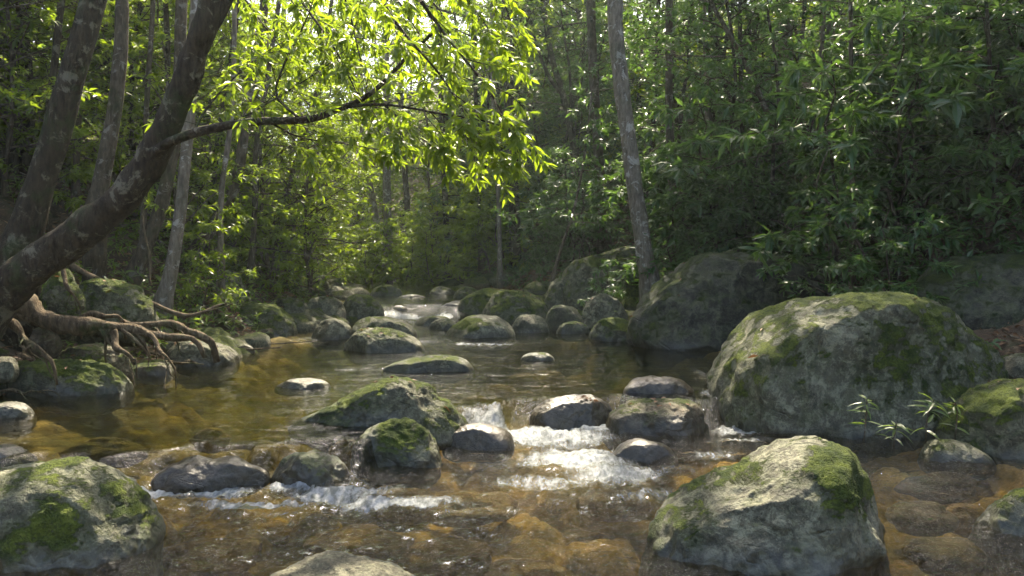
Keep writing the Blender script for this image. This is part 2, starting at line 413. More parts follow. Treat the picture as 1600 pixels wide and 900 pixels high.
rock('stone', 'low flat wet stone with a mossy left end, in front of the green-sided boulder', (1437, 1546, 687, 727), lv=0, skew=-.35, mat='rock', moss=.05, seed=29, cat=S)
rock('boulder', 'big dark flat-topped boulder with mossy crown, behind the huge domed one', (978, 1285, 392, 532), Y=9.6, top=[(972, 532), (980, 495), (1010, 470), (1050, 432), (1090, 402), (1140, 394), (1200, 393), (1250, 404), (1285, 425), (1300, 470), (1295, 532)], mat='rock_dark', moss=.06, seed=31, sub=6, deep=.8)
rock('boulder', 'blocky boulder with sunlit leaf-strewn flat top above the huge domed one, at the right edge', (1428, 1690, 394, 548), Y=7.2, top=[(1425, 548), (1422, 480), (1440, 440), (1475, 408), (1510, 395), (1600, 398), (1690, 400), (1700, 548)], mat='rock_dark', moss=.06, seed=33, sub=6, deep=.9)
rock('boulder', 'dark slab with a pale straight upper edge, leaning behind the big flared tree trunk', (880, 1030, 378, 472), Y=13.2, top=[(878, 472), (880, 435), (890, 415), (930, 396), (985, 379), (1020, 384), (1034, 472)], mat='rock', moss=.06, seed=35, sub=6, deep=.8)
rock('boulder', 'long whale-backed rock with dark moss, left of the main white cascade', (455, 728, 594, 668), lv=.17, top=[(448, 668), (475, 655), (520, 634), (560, 612), (595, 598), (635, 595), (675, 604), (705, 630), (722, 652), (730, 668)], mat='rock', moss=.06, seed=37, sub=6, deep=.6, cuts=5, rough=1.3)
rock('boulder', 'round brownish boulder with moss cap standing in front of the long whale-backed rock', (553, 694, 655, 728), lv=.02, top=[(550, 728), (556, 690), (580, 668), (615, 656), (645, 660), (672, 678), (690, 705), (696, 728)], mat='rock', moss=.06, seed=39, sub=6, deep=.8, cuts=5)
rock('boulder', 'dark wet boulder between two chutes of the cascade, touching the huge domed one', (948, 1113, 622, 688), Y=5.75, top=[(940, 688), (950, 650), (985, 632), (1040, 624), (1085, 626), (1108, 645), (1116, 688)], mat='rock_wet', moss=-.12, seed=41, sub=6, deep=.8, wetline=.16)
rock('boulder', 'glistening orange-brown boulder with water running off it, mid cascade', (826, 966, 619, 662), Y=6.05, flat=2.6, mat='rock_wet', moss=-.6, seed=43, sub=6, deep=.7, skew=.1, wetline=.5)
rock('stone', 'flat smooth stone awash at the head of the right-hand chute', (962, 1088, 588, 626), Y=6.55, mat='rock_wet', moss=-.4, seed=45, deep=.7, wetline=.4, cat=S)
rock('stone', 'low brown stone with water sliding over it, right of the round moss-capped boulder', (690, 806, 664, 702), Y=5.35, mat='rock_wet', moss=-.5, seed=47, deep=.7, wetline=.5, cat=S)
rock('stone', 'black wet stone at the left end of the near cascade, foam at its foot', (240, 420, 718, 754), Y=4.38, flat=2.3, rough=1.7, cuts=8, mat='rock_wet', moss=-.5, seed=49, deep=.55, wetline=.5, skew=-.2, cat=S)
rock('stone', 'brown-green water-polished stone between the left cascade and round moss-capped boulder', (420, 548, 706, 752), Y=4.5, flat=2.0, rough=1.7, cuts=8, skew=-.2, mat='rock_wet', moss=-.05, seed=51, deep=.8, wetline=.3, cat=S)
rock('stone', 'small dark stone breaking the white foam below the main cascade', (952, 1060, 688, 724), Y=5.1, mat='rock_wet', moss=-.5, seed=53, deep=.7, wetline=.5, cat=S)
rock('boulder', 'smooth tapering boulder lying across the front of the two mid-stream boulders', (536, 664, 515, 551), Y=None, skew=-.35, mat='rock', moss=.0, seed=55, deep=.7, sub=6)
rock('boulder', 'low dark boulder with foam along its left tip, in the middle of the pool', (596, 742, 556, 583), skew=.3, mat='rock', moss=.02, seed=57, deep=.6)
rock('stone', 'small flat dark stone alone in the green pool', (430, 518, 592, 609), mat='rock', moss=-.2, seed=59, deep=.8, cat=S)
rock('boulder', 'small squat sunlit brown boulder, leftmost of the mid-stream cluster', (487, 551, 498, 530), mat='rock', moss=-.15, seed=61)
rock('boulder', 'long grey boulder behind the smooth tapering one in mid-stream', (548, 652, 494, 530), skew=-.3, mat='rock', moss=.0, seed=63)
rock('boulder', 'broad pale boulder with a small moss tuft, right of the narrow riffle', (693, 808, 493, 528), mat='rock_light', moss=-.08, seed=65, flat=2.0, patch=[(725, 505, 25, 12, .4)])
rock('mossy_boulder', 'plump moss-green boulder with a sunlit strip on its right shoulder', (753, 860, 452, 506), Y=12.4, mat='rock', moss=.1, seed=67, sub=6)
rock('mossy_boulder', 'greenish boulder leaning behind the plump moss-green one', (712, 792, 452, 494), Y=14.2, skew=.3, mat='rock', moss=.12, seed=69)
rock('boulder', 'small round grey boulder at the waterline below the plump moss-green one', (799, 858, 491, 521), mat='rock', moss=-.06, seed=71)
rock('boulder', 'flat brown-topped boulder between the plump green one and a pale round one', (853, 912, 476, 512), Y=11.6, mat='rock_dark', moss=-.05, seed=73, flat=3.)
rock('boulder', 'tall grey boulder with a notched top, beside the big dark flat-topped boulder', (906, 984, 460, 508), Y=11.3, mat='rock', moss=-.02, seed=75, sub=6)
rock('mossy_boulder', 'moss-topped boulder at the waterline against the big dark flat-topped boulder', (921, 1000, 495, 531), mat='rock', moss=.12, seed=77, skew=-.1)
rock('stone', 'small mossy stone on the wet gravel between two grey boulders', (868, 922, 502, 523), mat='rock', moss=.08, seed=79, cat=S)
rock('boulder', 'grey upright boulder at the foot of the dark slab', (853, 908, 434, 476), Y=13.6, mat='rock', moss=.02, seed=81, skew=-.1)
rock('stone', 'small grey pyramid stone in the still dark water before the big flat-topped boulder', (1016, 1084, 522, 546), mat='rock_light', moss=-.2, seed=83, flat=1.7, cat=S)
rock('stone', 'thin dark stone barely rising from the pool right of centre', (813, 867, 551, 564), mat='rock', moss=-.05, seed=85, deep=.7, cat=S)
rock('mossy_boulder', 'wide low boulder with green cap at the left bank, mouth of the tree roots', (331, 464, 477, 526), mat='rock', moss=.06, seed=87, sub=6, flat=2.6)
rock('boulder', 'dark bare boulder sloping into the pool right of the roots', (258, 372, 530, 574), mat='rock', moss=-.12, seed=89, skew=-.35, sub=6)
rock('mossy_boulder', 'long low boulder with bright yellow-green moss crest at the left waterline', (10, 204, 561, 620), mat='rock', moss=.03, seed=91, skew=-.45, sub=6, deep=.6, patch=[(105, 576, 60, 14, .25)])
rock('boulder', 'brown-ended oblong boulder behind the yellow-green crested one', (78, 206, 537, 588), Y=7.1, mat='rock_wet', moss=.08, seed=93, sub=6, wetline=0, deep=.7)
rock('stone', 'small rounded stone at the waterline under the root ends', (202, 270, 562, 588), mat='rock_wet', moss=.06, seed=95, cat=S)
rock('stone', 'small brown stone standing alone in the water off the sloping dark boulder', (351, 398, 537, 553), mat='rock_wet', moss=-.15, seed=97, cat=S)
rock('stone', 'flat grey stone at the left edge below the yellow-green crested boulder', (-30, 52, 628, 662), mat='rock', moss=-.2, seed=99, cat=S)
rock('boulder', 'dark smooth rock at the left edge just above the lichen-spotted boulder', (-50, 58, 700, 760), Y=4.45, mat='rock', moss=-.25, seed=101)
rock('boulder', 'grey-green boulder, lower of the pair where the left bank meets the riffle', (416, 486, 463, 501), Y=12.4, mat='rock', moss=.0, seed=103)
rock('boulder', 'round grey boulder at the riffle, right of the lower bank pair', (473, 541, 463, 498), Y=12.9, mat='rock', moss=-.04, seed=105)
rock('boulder', 'steep-faced green-topped boulder left of the far white cascade', (532, 602, 461, 496), Y=13.4, mat='rock', moss=.06, seed=107, skew=-.15)
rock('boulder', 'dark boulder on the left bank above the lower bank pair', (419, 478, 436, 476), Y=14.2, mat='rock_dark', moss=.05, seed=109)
rock('mossy_boulder', 'sunlit pale dome with a green side, largest at the head of the far cascade', (574, 634, 444, 473), Y=16.8, mat='rock_light', moss=.07, seed=111)
rock('boulder', 'pinkish pale boulder among the far stones left of the sunlit dome', (499, 548, 448, 474), Y=16.3, mat='rock_light', moss=-.1, seed=113)
rock('mossy_boulder', 'small green and grey boulder tucked behind the pinkish pale one', (515, 546, 447, 468), Y=18.5, mat='rock', moss=.1, seed=115)
rock('stone', 'flat greenish stone just right of the sunlit dome', (616, 670, 460, 475), Y=16.2, mat='rock', moss=.05, seed=117, cat=S)
rock('stone', 'small black stone inside the far white cascade', (609, 638, 477, 487), Y=14.4, mat='rock_wet', moss=-.4, seed=119, wetline=.4, cat=S)
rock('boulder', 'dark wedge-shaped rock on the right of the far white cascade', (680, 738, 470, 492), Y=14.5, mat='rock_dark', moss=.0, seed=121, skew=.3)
rock('stone', 'rounded dark stone below the far cascade, left of two', (648, 708, 493, 506), Y=12.4, mat='rock', moss=-.05, seed=123, cat=S)
rock('stone', 'rounded dark stone below the far cascade, right of two', (670, 716, 498, 516), Y=11.8, mat='rock', moss=-.05, seed=125, cat=S)
rock('mossy_boulder', 'mossy slope-backed boulder among the roots under the leaning tree', (112, 248, 434, 506), Y=7.7, mat='rock', moss=.07, seed=127, skew=-.45, sub=6)
rock('mossy_boulder', 'upright mossy block under the leaning trunk', (62, 128, 418, 494), Y=7.1, mat='rock', moss=.14, seed=129, sub=6, rough=1.5)
rock('boulder', 'grey boulder with pale streaks on the left bank behind the pale thin tree', (322, 388, 424, 480), Y=11.2, mat='rock', moss=.02, seed=131, skew=.1)
rock('stone', 'brown stone wedged beneath the thick mossy root', (44, 94, 512, 543), Y=7., mat='rock_wet', moss=-.1, seed=133, wetline=0, cat=S)
rock('stone', 'pale rounded stone at the left edge under the root tangle', (-14, 28, 555, 584), Y=6.4, mat='rock_light', moss=-.15, seed=135, wetline=0, cat=S)
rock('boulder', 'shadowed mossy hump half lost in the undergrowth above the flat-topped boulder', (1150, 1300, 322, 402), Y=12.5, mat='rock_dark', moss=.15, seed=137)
rock('stone', 'dark stone at the right edge between the huge domed boulder and the blocky one', (1560, 1640, 553, 584), Y=6.3, mat='rock', moss=-.05, seed=139, cat=S)
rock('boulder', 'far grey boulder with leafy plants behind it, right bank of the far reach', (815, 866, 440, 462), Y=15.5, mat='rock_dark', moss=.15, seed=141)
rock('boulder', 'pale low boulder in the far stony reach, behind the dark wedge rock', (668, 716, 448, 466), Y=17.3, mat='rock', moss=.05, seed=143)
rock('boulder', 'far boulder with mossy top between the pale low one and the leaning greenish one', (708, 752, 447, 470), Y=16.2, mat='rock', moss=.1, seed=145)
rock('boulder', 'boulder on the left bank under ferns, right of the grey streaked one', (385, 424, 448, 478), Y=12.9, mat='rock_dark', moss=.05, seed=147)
# golden stones lying under the clear water
rg = np.random.default_rng(5)
def sunk(px, py, w, h, label, mat='rock_amber', zt=-.07, group=None):
    lvv = 0. if py > 690 else .17
    Y = F * (H - lvv - zt) / (py - HY); s = Y / F
    wm, dm = w * s, h * s * 3.0
    n, f = ico(4); k = rg.integers(1, 999)
    p = n * np.array([wm / 2, dm / 2, .09]); p += n * (.10 * wm * fbm(n * 1.6 + k, int(k), 3))[:, None] * np.array([1, 1, .3])
    mb = MB(); mb.add(p, f); me = mb.mesh('submerged_stone'); pattr(me, 'wet', np.full(len(p), .25)); pattr(me, 'moss', np.full(len(p), -.8))
    o = link('submerged_stone', me, M[mat]); o.location = ((px - CX) * s, Y, lvv + zt - .07); tag(o, label, 'stone', group)
sunk(640, 770, 110, 26, 'orange glowing stone under water below the round moss-capped boulder')
sunk(730, 775, 150, 30, 'broad golden stone under rippled water below the main foam')
sunk(560, 835, 170, 34, 'wide sandy-gold stone under shallow water above the bottom-edge rock')
sunk(330, 850, 150, 36, 'flat amber stone under water beside the lichen-spotted boulder')
sunk(700, 850, 140, 30, 'amber stone under the water right of the bottom-edge rock')
sunk(820, 885, 130, 30, 'golden slab under water at the very bottom of the picture, left of the ridged boulder')
sunk(960, 770, 110, 24, 'reddish stone under the ripples left of the ridged boulder')
sunk(1440, 790, 95, 26, 'brown flat stone under shallow water right of the ridged boulder', 'rock_wet')
sunk(1515, 792, 70, 18, 'small bright amber stone under shallow water near the right edge')
sunk(1470, 745, 120, 18, 'long brown stone under water below the low flat wet stone', 'rock_wet')
sunk(1480, 850, 110, 34, 'brown stone under water beside the lowest right-edge boulder', 'rock_wet')
sunk(330, 672, 60, 9, 'pale yellow stone glimpsed under the still pool on the left')
sunk(165, 690, 130, 16, 'dim brown stone under the pool above the lichen-spotted boulder', 'rock_wet')
sunk(560, 690, 90, 14, 'amber stone under the pool just behind the round moss-capped boulder')
# the stones of the bank and the far reach
small = []
for k in range(5):
    n, f = ico(3); p = n * np.array([1, .85, .62]); p += n * (.16 * fbm(n * 1.5 + k * 9, k, 3))[:, None]
    mb = MB(); mb.add(p, f); me = mb.mesh('small_stone'); pattr(me, 'wet', np.zeros(len(p))); pattr(me, 'moss', .525 + .12 * fbm(p * 1.6, k + 60, 2) - .02 + .06 * k); me.materials.append(M[('rock', 'rock_light', 'rock_wet', 'rock', 'rock_dark')[k]]); small.append(me)
def stones(n, fx, size, label, group):
    k = 0
    while k < n:
        x, y = fx(); s = size() ; z = gz(x, y)
        o = bpy.data.objects.new('small_stone', small[rnd.randrange(5)]); COL.objects.link(o)
        o.location = (x, y, z + s * .12); o.scale = (s, s, s); o.rotation_euler = (0, 0, rnd.uniform(0, 6.3)); tag(o, label, 'stone', group); k += 1
def far_reach():
    y = rnd.uniform(15, 24); l, r = edges(y); return rnd.uniform(l - .5, r + .6), y
stones(88, far_reach, lambda: rnd.uniform(.16, .5), 'weathered stone of the crowded stony reach beyond the far cascade', 'stones of the far reach')
def left_row():
    y = rnd.uniform(8.5, 15); l, r = edges(y); return l + rnd.uniform(-.5, .25), y
stones(26, left_row, lambda: rnd.uniform(.16, .38), 'rounded grey boulder packed in the row along the left waterline', 'boulders along the left waterline')
def right_row():
    y = rnd.uniform(10.8, 17); l, r = edges(y); return r + rnd.uniform(-.3, .8), y
stones(26, right_row, lambda: rnd.uniform(.16, .42), 'rounded mossy boulder heaped along the right side of the far pool', 'boulders along the right side')
def left_side():
    y = rnd.uniform(5.6, 14.5); l, r = edges(y); return l - rnd.uniform(-.15, .7), y
stones(85, left_side, lambda: rnd.uniform(.05, .21), 'small stone on the muddy left bank among roots and dead leaves', 'stones of the left bank')
def right_side():
    y = rnd.uniform(6, 15); l, r = edges(y); return r + rnd.uniform(-.2, .7), y
stones(30, right_side, lambda: rnd.uniform(.06, .2), 'small stone packed between the boulders along the right waterline', 'stones of the right bank')
# ------------------------------------------------------------------ water
wy_ = np.concatenate([np.linspace(-6, 2., 60, endpoint=False), geo(2., 19.5, 640), np.linspace(19.5, 30, 40)])
wx_ = axis([(-9, -4.6, 40), (-4.6, 4.2, 620), (4.2, 5.0, 30)])
BLOBS = [(235, 772, 90, 12, .95), (320, 770, 120, 10, .9), (400, 790, 160, 10, .8), (335, 788, 100, 12, .6), (470, 758, 70, 14, .9), (525, 775, 110, 18, .85), (620, 788, 140, 12, .85), (430, 806, 170, 8, .5), (700, 802, 130, 12, .5), (500, 735, 60, 8, .5), (560, 815, 90, 8, .35),
 (775, 674, 70, 9, 1), (850, 682, 120, 20, 1), (940, 668, 70, 12, .95), (905, 718, 110, 24, .95), (965, 742, 100, 22, .85), (860, 756, 150, 16, .65), (1000, 775, 110, 16, .6), (760, 800, 180, 9, .5), (620, 830, 160, 8, .42), (1050, 735, 60, 14, .6),
 (1140, 655, 40, 16, .95), (1190, 674, 85, 10, 1), (1150, 690, 90, 6, .6), (1110, 712, 70, 10, .6), (1270, 692, 60, 6, .35), (640, 737, 70, 5, .4), (1090, 610, 14, 16, .5), (750, 700, 50, 8, .4), (1440, 740, 60, 5, .3)]
def foam_amount(x, y):
    f = np.zeros_like(x)
    wx = x + .06 * fbm2(x * 3, y * 3, 51, 2); wy = y + .05 * fbm2(x * 3, y * 3, 52, 2)
    for px, py, rx, ry, a in BLOBS:
        Y = F * H / (py - HY); X = (px - CX) * Y / F
        f = np.maximum(f, a * np.exp(-((wx - X) / (rx * Y / F)) ** 2 - ((wy - Y) / (ry * Y * Y / (F * H))) ** 2))
    f2 = np.exp(-((y - 14.05) / .38) ** 2) * sstep(-2.9, -2.4, x) * sstep(-.8, -1.2, x)
    f3 = .6 * np.exp(-((y - 10.25) / .28) ** 2) * sstep(-1.0, -.7, x) * sstep(.3, -.1, x)
    f4 = .5 * np.exp(-((y - 10.6) / .3) ** 2) * sstep(-3.1, -2.9, x) * sstep(-2.2, -2.5, x)
    f5 = .45 * np.exp(-((y - 8.15) / .16) ** 2) * sstep(-1.9, -1.6, x) * sstep(-.4, -.8, x)
    f6 = .5 * np.exp(-((y - 12.6) / .35) ** 2) * sstep(-2.2, -1.9, x) * sstep(-.9, -1.2, x)
    return np.clip(np.maximum.reduce([f, f2, f3, f4, f5, f6]), 0, 1)
def water_h(x, y):
    z = level(x, y)
    d = weir(x) - y
    fo = foam_amount(x, y)
    near = sstep(-.1, .4, d)                           # the broken lower pool
    turb = near * np.exp(-np.clip(d, 0, None) * .55)
    z += .0075 * (1 - near) * fbm2(x * 2.2, y * 4.0, 31, 3) + .0042 * (1 - near) * fbm2(x * 7, y * 11, 32, 3)
    z += near * (.012 * fbm2(x * 3.2 + .4 * y, y * 4.0, 33, 3) + .015 * fbm2(x * 8, y * 10, 34, 4))
    z += turb * .022 * fbm2(x * 5, y * 4, 35, 3) + fo * (.036 * np.abs(fbm2(x * 11, y * 9, 36, 4)) + .014 * fbm2(x * 30, y * 24, 37, 3))
    face = np.exp(-((d - .16) / .16) ** 2) * (.25 + .75 * sstep(-.8, -.3, x))             # ropes of water down the drop
    z += face * (.026 * fbm2(x * 9, y * 1.2, 38, 3) + .014 * fbm2(x * 26, y * 1.6, 39, 2))
    return z
wm_, x_, y_, z_ = grid_mesh('stream_water', wx_, wy_, water_h)
pattr(wm_, 'foam', foam_amount(x_, y_))
d_ = weir(x_) - y_
pattr(wm_, 'rush', np.clip(np.exp(-((d_ - .14) / .2) ** 2) * (.3 + .7 * sstep(-.8, -.3, x_)) * sstep(-2.4, -2.1, x_) * sstep(2.3, 2.0, x_) + foam_amount(x_, y_), 0, 1))
pattr(wm_, 'depth', np.clip(z_ - ground(x_, y_, False), 0, .6))
pattr(wm_, 'near', sstep(-.1, .4, d_))
t = NT('clear_stream_water'); v = t.obj()
geon = t.n('NewGeometry')
near = t.attr('near'); foam = t.attr('foam'); rush = t.attr('rush'); dep = t.attr('depth')
r1 = t.noise(9, 3, .6, t.scaled(v, (1, 2.0, 1)), .3); r2 = t.noise(34, 3, .6, t.scaled(v, (1, 1.7, 1)), .4)
strand = t.noise(30, 4, .6, t.scaled(v, (1.6, .13, .5)), .3)
hgt = t.math('ADD', t.math('MULTIPLY', r1, t.math('ADD', .32, t.math('MULTIPLY', near, .95))), t.math('MULTIPLY', r2, t.math('ADD', .10, t.math('MULTIPLY', near, .75))))
hgt = t.math('ADD', hgt, t.math('MULTIPLY', t.math('MULTIPLY', strand, rush), 1.5))
bn = t.bump(hgt, 1.0, .034)
lw = t.n('Fresnel', {'IOR': 1.33, 'Normal': bn}).outputs[0]
gl = t.n('BsdfGlossy', {'Color': (1, 1, 1), 'Roughness': .035, 'Normal': bn}).outputs[0]
tint = t.mix(t.ramp(dep, .02, .5), (.95, .91, .74), (.40, .40, .14))
tr_ = t.n('BsdfTransparent', {'Color': tint}).outputs[0]
rf = t.n('BsdfRefraction', {'Color': tint, 'Roughness': .03, 'IOR': 1.2, 'Normal': bn}).outputs[0]
tm = t.n('MixShader', {0: .12}); t.t.links.new(tr_, tm.inputs[1]); t.t.links.new(rf, tm.inputs[2]); tr = tm.outputs[0]
mx = t.n('MixShader', {0: lw}); t.t.links.new(tr, mx.inputs[1]); t.t.links.new(gl, mx.inputs[2])
# white water
fl = t.scaled(v, (1.0, .42, 1))
fs = t.noise(13, 6, .7, t.scaled(v, (1.3, .22, 1)), 1.0)
fn = t.math('ADD', t.math('ADD', t.math('MULTIPLY', t.noise(11, 6, .68, fl, 1.2), .3), t.math('MULTIPLY', fs, .4)), t.math('MULTIPLY', t.noise(48, 5, .7, fl, .8), .3))
ff = t.ramp(t.math('ADD', t.math('MULTIPLY', foam, .66), fn), .77, 1.07)
ff = t.math('MULTIPLY', ff, t.ramp(foam, .03, .2))
sf = t.math('MULTIPLY', t.math('MULTIPLY', t.ramp(strand, .56, .74), t.ramp(t.math('ADD', rush, t.math('MULTIPLY', t.noise(2.3, 2, .5, v), .9)), 1.0, 1.35)), .6)
ff = t.math('MULTIPLY', t.math('MAXIMUM', ff, sf), .93)
wb = t.bump(t.noise(60, 5, .7, fl, .5), .8, .02)
wcol = t.mix(t.ramp(t.noise(26, 6, .75, t.scaled(v, (1.0, .5, 1)), 1.0), .38, .62), (.09, .115, .11), (.44, .47, .48))
white = t.pbsdf(wcol, .45, wb, **{'Subsurface Weight': 0.})
tw = t.n('BsdfTranslucent', {'Color': (.5, .55, .56)}).outputs[0]
wmx = t.n('MixShader', {0: .3}); t.t.links.new(white, wmx.inputs[1]); t.t.links.new(tw, wmx.inputs[2])
m2 = t.n('MixShader', {0: ff}); t.t.links.new(mx.outputs[0], m2.inputs[1]); t.t.links.new(wmx.outputs[0], m2.inputs[2])
tag(link('stream_water', wm_, t.done(m2.outputs[0])), None, None, kind='structure')
# ------------------------------------------------------------------ plants
def leaves(mb, base, d, L, Wd, rg, droop=.25, fine=False):
    """blades: base (N,3), direction (N,3), length, width; folded along the midrib, drooping at the tip"""
    N = len(base)
    if N == 0: return
    L = np.broadcast_to(L, (N,)); Wd = np.broadcast_to(Wd, (N,))
    up = norm(np.array([0, 0, 1.]) + rg.normal(0, .35, (N, 3)))
    sd = norm(np.cross(d, up)); nr = np.cross(sd, d)
    dr = droop * rg.uniform(.3, 1.4, N)
    def at(u, side, lift): return base + d * (L * u)[:, None] - nr * (dr * L * u * u)[:, None] + sd * (Wd * side)[:, None] + nr * (Wd * lift)[:, None]
    r = rg.random(N)
    if fine:
        o1, o2, o3 = np.full(N, .28), np.full(N, .62), np.full(N, 1.)
        pts = [at(o1 * 0, 0, 0), at(o1, 0, 0), at(o1, .42, .14), at(o1, -.42, .14), at(o2, 0, 0), at(o2, .38, .12), at(o2, -.38, .12), at(o3, 0, 0)]
        v = np.stack(pts, 1).reshape(-1, 3); b = np.arange(N)[:, None] * 8
        tri = np.concatenate([b + k for k in ([0, 3, 1], [0, 1, 2], [4, 6, 7], [5, 4, 7])]); qd = np.concatenate([b + k for k in ([1, 3, 6, 4], [2, 1, 4, 5])])
        mb.add(v, [tri, qd]); mb.a[-2] = np.tile(r, 4); mb.a[-1] = np.tile(r, 2)
    else:
        o1, o3 = np.full(N, .45), np.full(N, 1.)
        pts = [at(o1 * 0, 0, 0), at(o1, 0, -.05), at(o1, .5, .12), at(o1, -.5, .12), at(o3, 0, 0)]
        v = np.stack(pts, 1).reshape(-1, 3); b = np.arange(N)[:, None] * 5
        tri = np.concatenate([b + k for k in ([0, 3, 1], [0, 1, 2], [1, 3, 4], [2, 1, 4])])
        mb.add(v, tri); mb.a[-1] = np.tile(r, 4)

def whorls(mb, pos, ax, n, L, ratio, rg, spread=(50, 85), droop=.25, fine=False, flat=.5, sag=.15):
    """n leaves around each twig end"""
    pos = np.asarray(pos, float).reshape(-1, 3); ax = norm(np.asarray(ax, float).reshape(-1, 3)); N = len(pos)
    if N == 0: return
    ref = np.where(np.abs(ax[:, 2:3]) < .9, np.array([[0, 0, 1.]]), np.array([[1., 0, 0]]))
    e1 = norm(np.cross(ax, ref)); e2 = np.cross(ax, e1)
    ph = (np.arange(n)[None] * 2 * PI / n + rg.uniform(0, 6.3, (N, 1)) + rg.normal(0, .3, (N, n)))
    al = np.radians(rg.uniform(spread[0], spread[1], (N, n)))
    d = ax[:, None] * np.cos(al)[..., None] + (e1[:, None] * np.cos(ph)[..., None] + e2[:, None] * np.sin(ph)[..., None]) * np.sin(al)[..., None]
    d[..., 2] = d[..., 2] * flat - sag * rg.random((N, n))
    d = norm(d).reshape(-1, 3)
    ll = L * rg.uniform(.6, 1.2, N * n)
    b = np.repeat(pos, n, 0) - np.repeat(ax, n, 0) * (rg.random(N * n) * L * .5)[:, None]
    leaves(mb, b, d, ll, ll * ratio * rg.uniform(.8, 1.2, N * n), rg, droop, fine)

def bend(p0, d, length, n, rg, sag=.0, wob=.12):
    """a wandering limb: n points, bending down (sag > 0) or up"""
    pts = [np.array(p0, float)]; d = norm(np.array(d, float)); st = length / (n - 1)
    for k in range(n - 1):
        d = norm(d + rg.normal(0, wob, 3) + np.array([0, 0, -sag / (n - 1)]))
        pts.append(pts[-1] + d * st)
    return np.array(pts)

def limb_sprays(wood, pts, r0, rg, subs, sublen, tw, leaf_at, sag=.3, start=.25, flat=True):
    """side branches and twigs off one limb; leaf_at collects twig ends"""
    wood.tube(pts, np.linspace(r0, r0 * .25, len(pts)), 6)
    seg = norm(np.gradient(pts, axis=0))
    for k in range(subs):
        u = start + (1 - start) * (k + rg.random() * .7) / subs; u = min(u, .99)
        i = u * (len(pts) - 1); j = int(i); p = pts[j] + (pts[min(j + 1, len(pts) - 1)] - pts[j]) * (i - j); t0 = seg[j]
        side = norm(np.cross(t0, [0, 0, 1.])) * (1 if k % 2 else -1)
        d = norm(t0 * rg.uniform(.4, 1.) + side * rg.uniform(.5, 1.1) + np.array([0, 0, rg.normal(.1, .3)]))
        L = sublen * (1.15 - .6 * u) * rg.uniform(.7, 1.25)
        q = bend(p, d, L, 5, rg, sag, .16)
        wood.tube(q, np.linspace(r0 * .35, r0 * .12, 5), 4)
        tq = norm(np.gradient(q, axis=0))
        for m in range(tw):
            w = .35 + .65 * (m + .5 * rg.random()) / max(1, tw - .5); w = min(w, 1.) * 4; jj = min(int(w), 3)
            pp = q[jj] + (q[jj + 1] - q[jj]) * (w - jj)
            dd = norm(tq[jj] + rg.normal(0, .55, 3) * np.array([1, 1, .5]))
            e = pp + dd * L * .16 * rg.uniform(.3, 1.2) * (m < tw - 1)
            leaf_at.append((e, dd))
    leaf_at.append((pts[-1], seg[-1]))

def plant(wood, tw_wood, mb, trunk, r0, rg, limbs, tmin, llen, elev, subs, tw, nleaf, L, ratio, sag=.35, r1=.35, fine=False, bias=None, spread=(50, 85), sublen=.45, sides=9):
    """trunk polyline with limbs from fraction tmin upwards; leaves go to mb"""
    trunk = np.asarray(trunk, float); n = len(trunk)
    u = np.linspace(0, 1, n); rad = r0 * (1 - (1 - r1) * u); rad[0] *= 1.35
    wood.tube(trunk, rad, sides, .09, int(rg.integers(999)))
    pts = []
    az = rg.uniform(0, 6.3)
    for k in range(limbs):
        f = tmin + (1 - tmin) * (k + rg.random() * .6) / limbs; f = min(f, .995)
        i = f * (n - 1); j = min(int(i), n - 2); p = trunk[j] + (trunk[j + 1] - trunk[j]) * (i - j)
        az += 2.4 + rg.normal(0, .35); e = math.radians(rg.normal(elev, 14))
        d = np.array([math.cos(az) * math.cos(e), math.sin(az) * math.cos(e), math.sin(e)])
        if bias is not None: d = d + np.array(bias)
        rel = (f - tmin) / (1 - tmin + 1e-6)
        LL = llen * (1 - .55 * rel ** 2) * rg.uniform(.7, 1.2)
        q = bend(p, d, LL, 6, rg, sag, .1)
        limb_sprays(tw_wood, q, max(.006, min(rad[j] * .5, .022 * LL)), rg, subs, LL * sublen, tw, pts, sag)
    if pts:
        whorls(mb, [a for a, b in pts], [b for a, b in pts], nleaf, L, ratio, rg, spread=spread, fine=fine)

def make_tree(name, label, cat, loc, trunk, r0, bark, leaf, seed, group=None, crown='crown', **kw):
    rg = np.random.default_rng(seed); o = thing(name, label, cat, loc, group)
    wd, tw, lf = MB(), MB(), MB(); plant(wd, wd, lf, trunk, r0, rg, **kw)
    wd.build('trunk', M[bark], o)
    if lf.n: lf.build(crown, M[leaf], o, smooth=False)
    return o

def straight(h, lean=(0, 0), wob=.1, n=9, rg=None, curve=(0, 0)):
    u = np.linspace(0, 1, n)
    p = np.stack([lean[0] * u + curve[0] * u * u, lean[1] * u + curve[1] * u * u, h * u], 1)
    if rg is not None: p[1:, :2] += np.cumsum(rg.normal(0, wob / n, (n - 1, 2)) * 2, 0)
    return p

def smooth_line(pts, n=40):
    """Catmull-Rom through control points"""
    P_ = np.array(pts, float); P_ = np.vstack([2 * P_[0] - P_[1], P_, 2 * P_[-1] - P_[-2]])
    out = []
    m = len(P_) - 3
    for s in np.linspace(0, m - 1e-6, n):
        i = int(s); f = s - i; a, b, c, d = P_[i:i + 4]
        out.append(.5 * (2 * b + (c - a) * f + (2 * a - 5 * b + 4 * c - d) * f * f + (3 * b - a - 3 * c + d) * f ** 3))
    return np.array(out)

def pxline(pts, n=40): return smooth_line([W(*p) for p in pts], n)

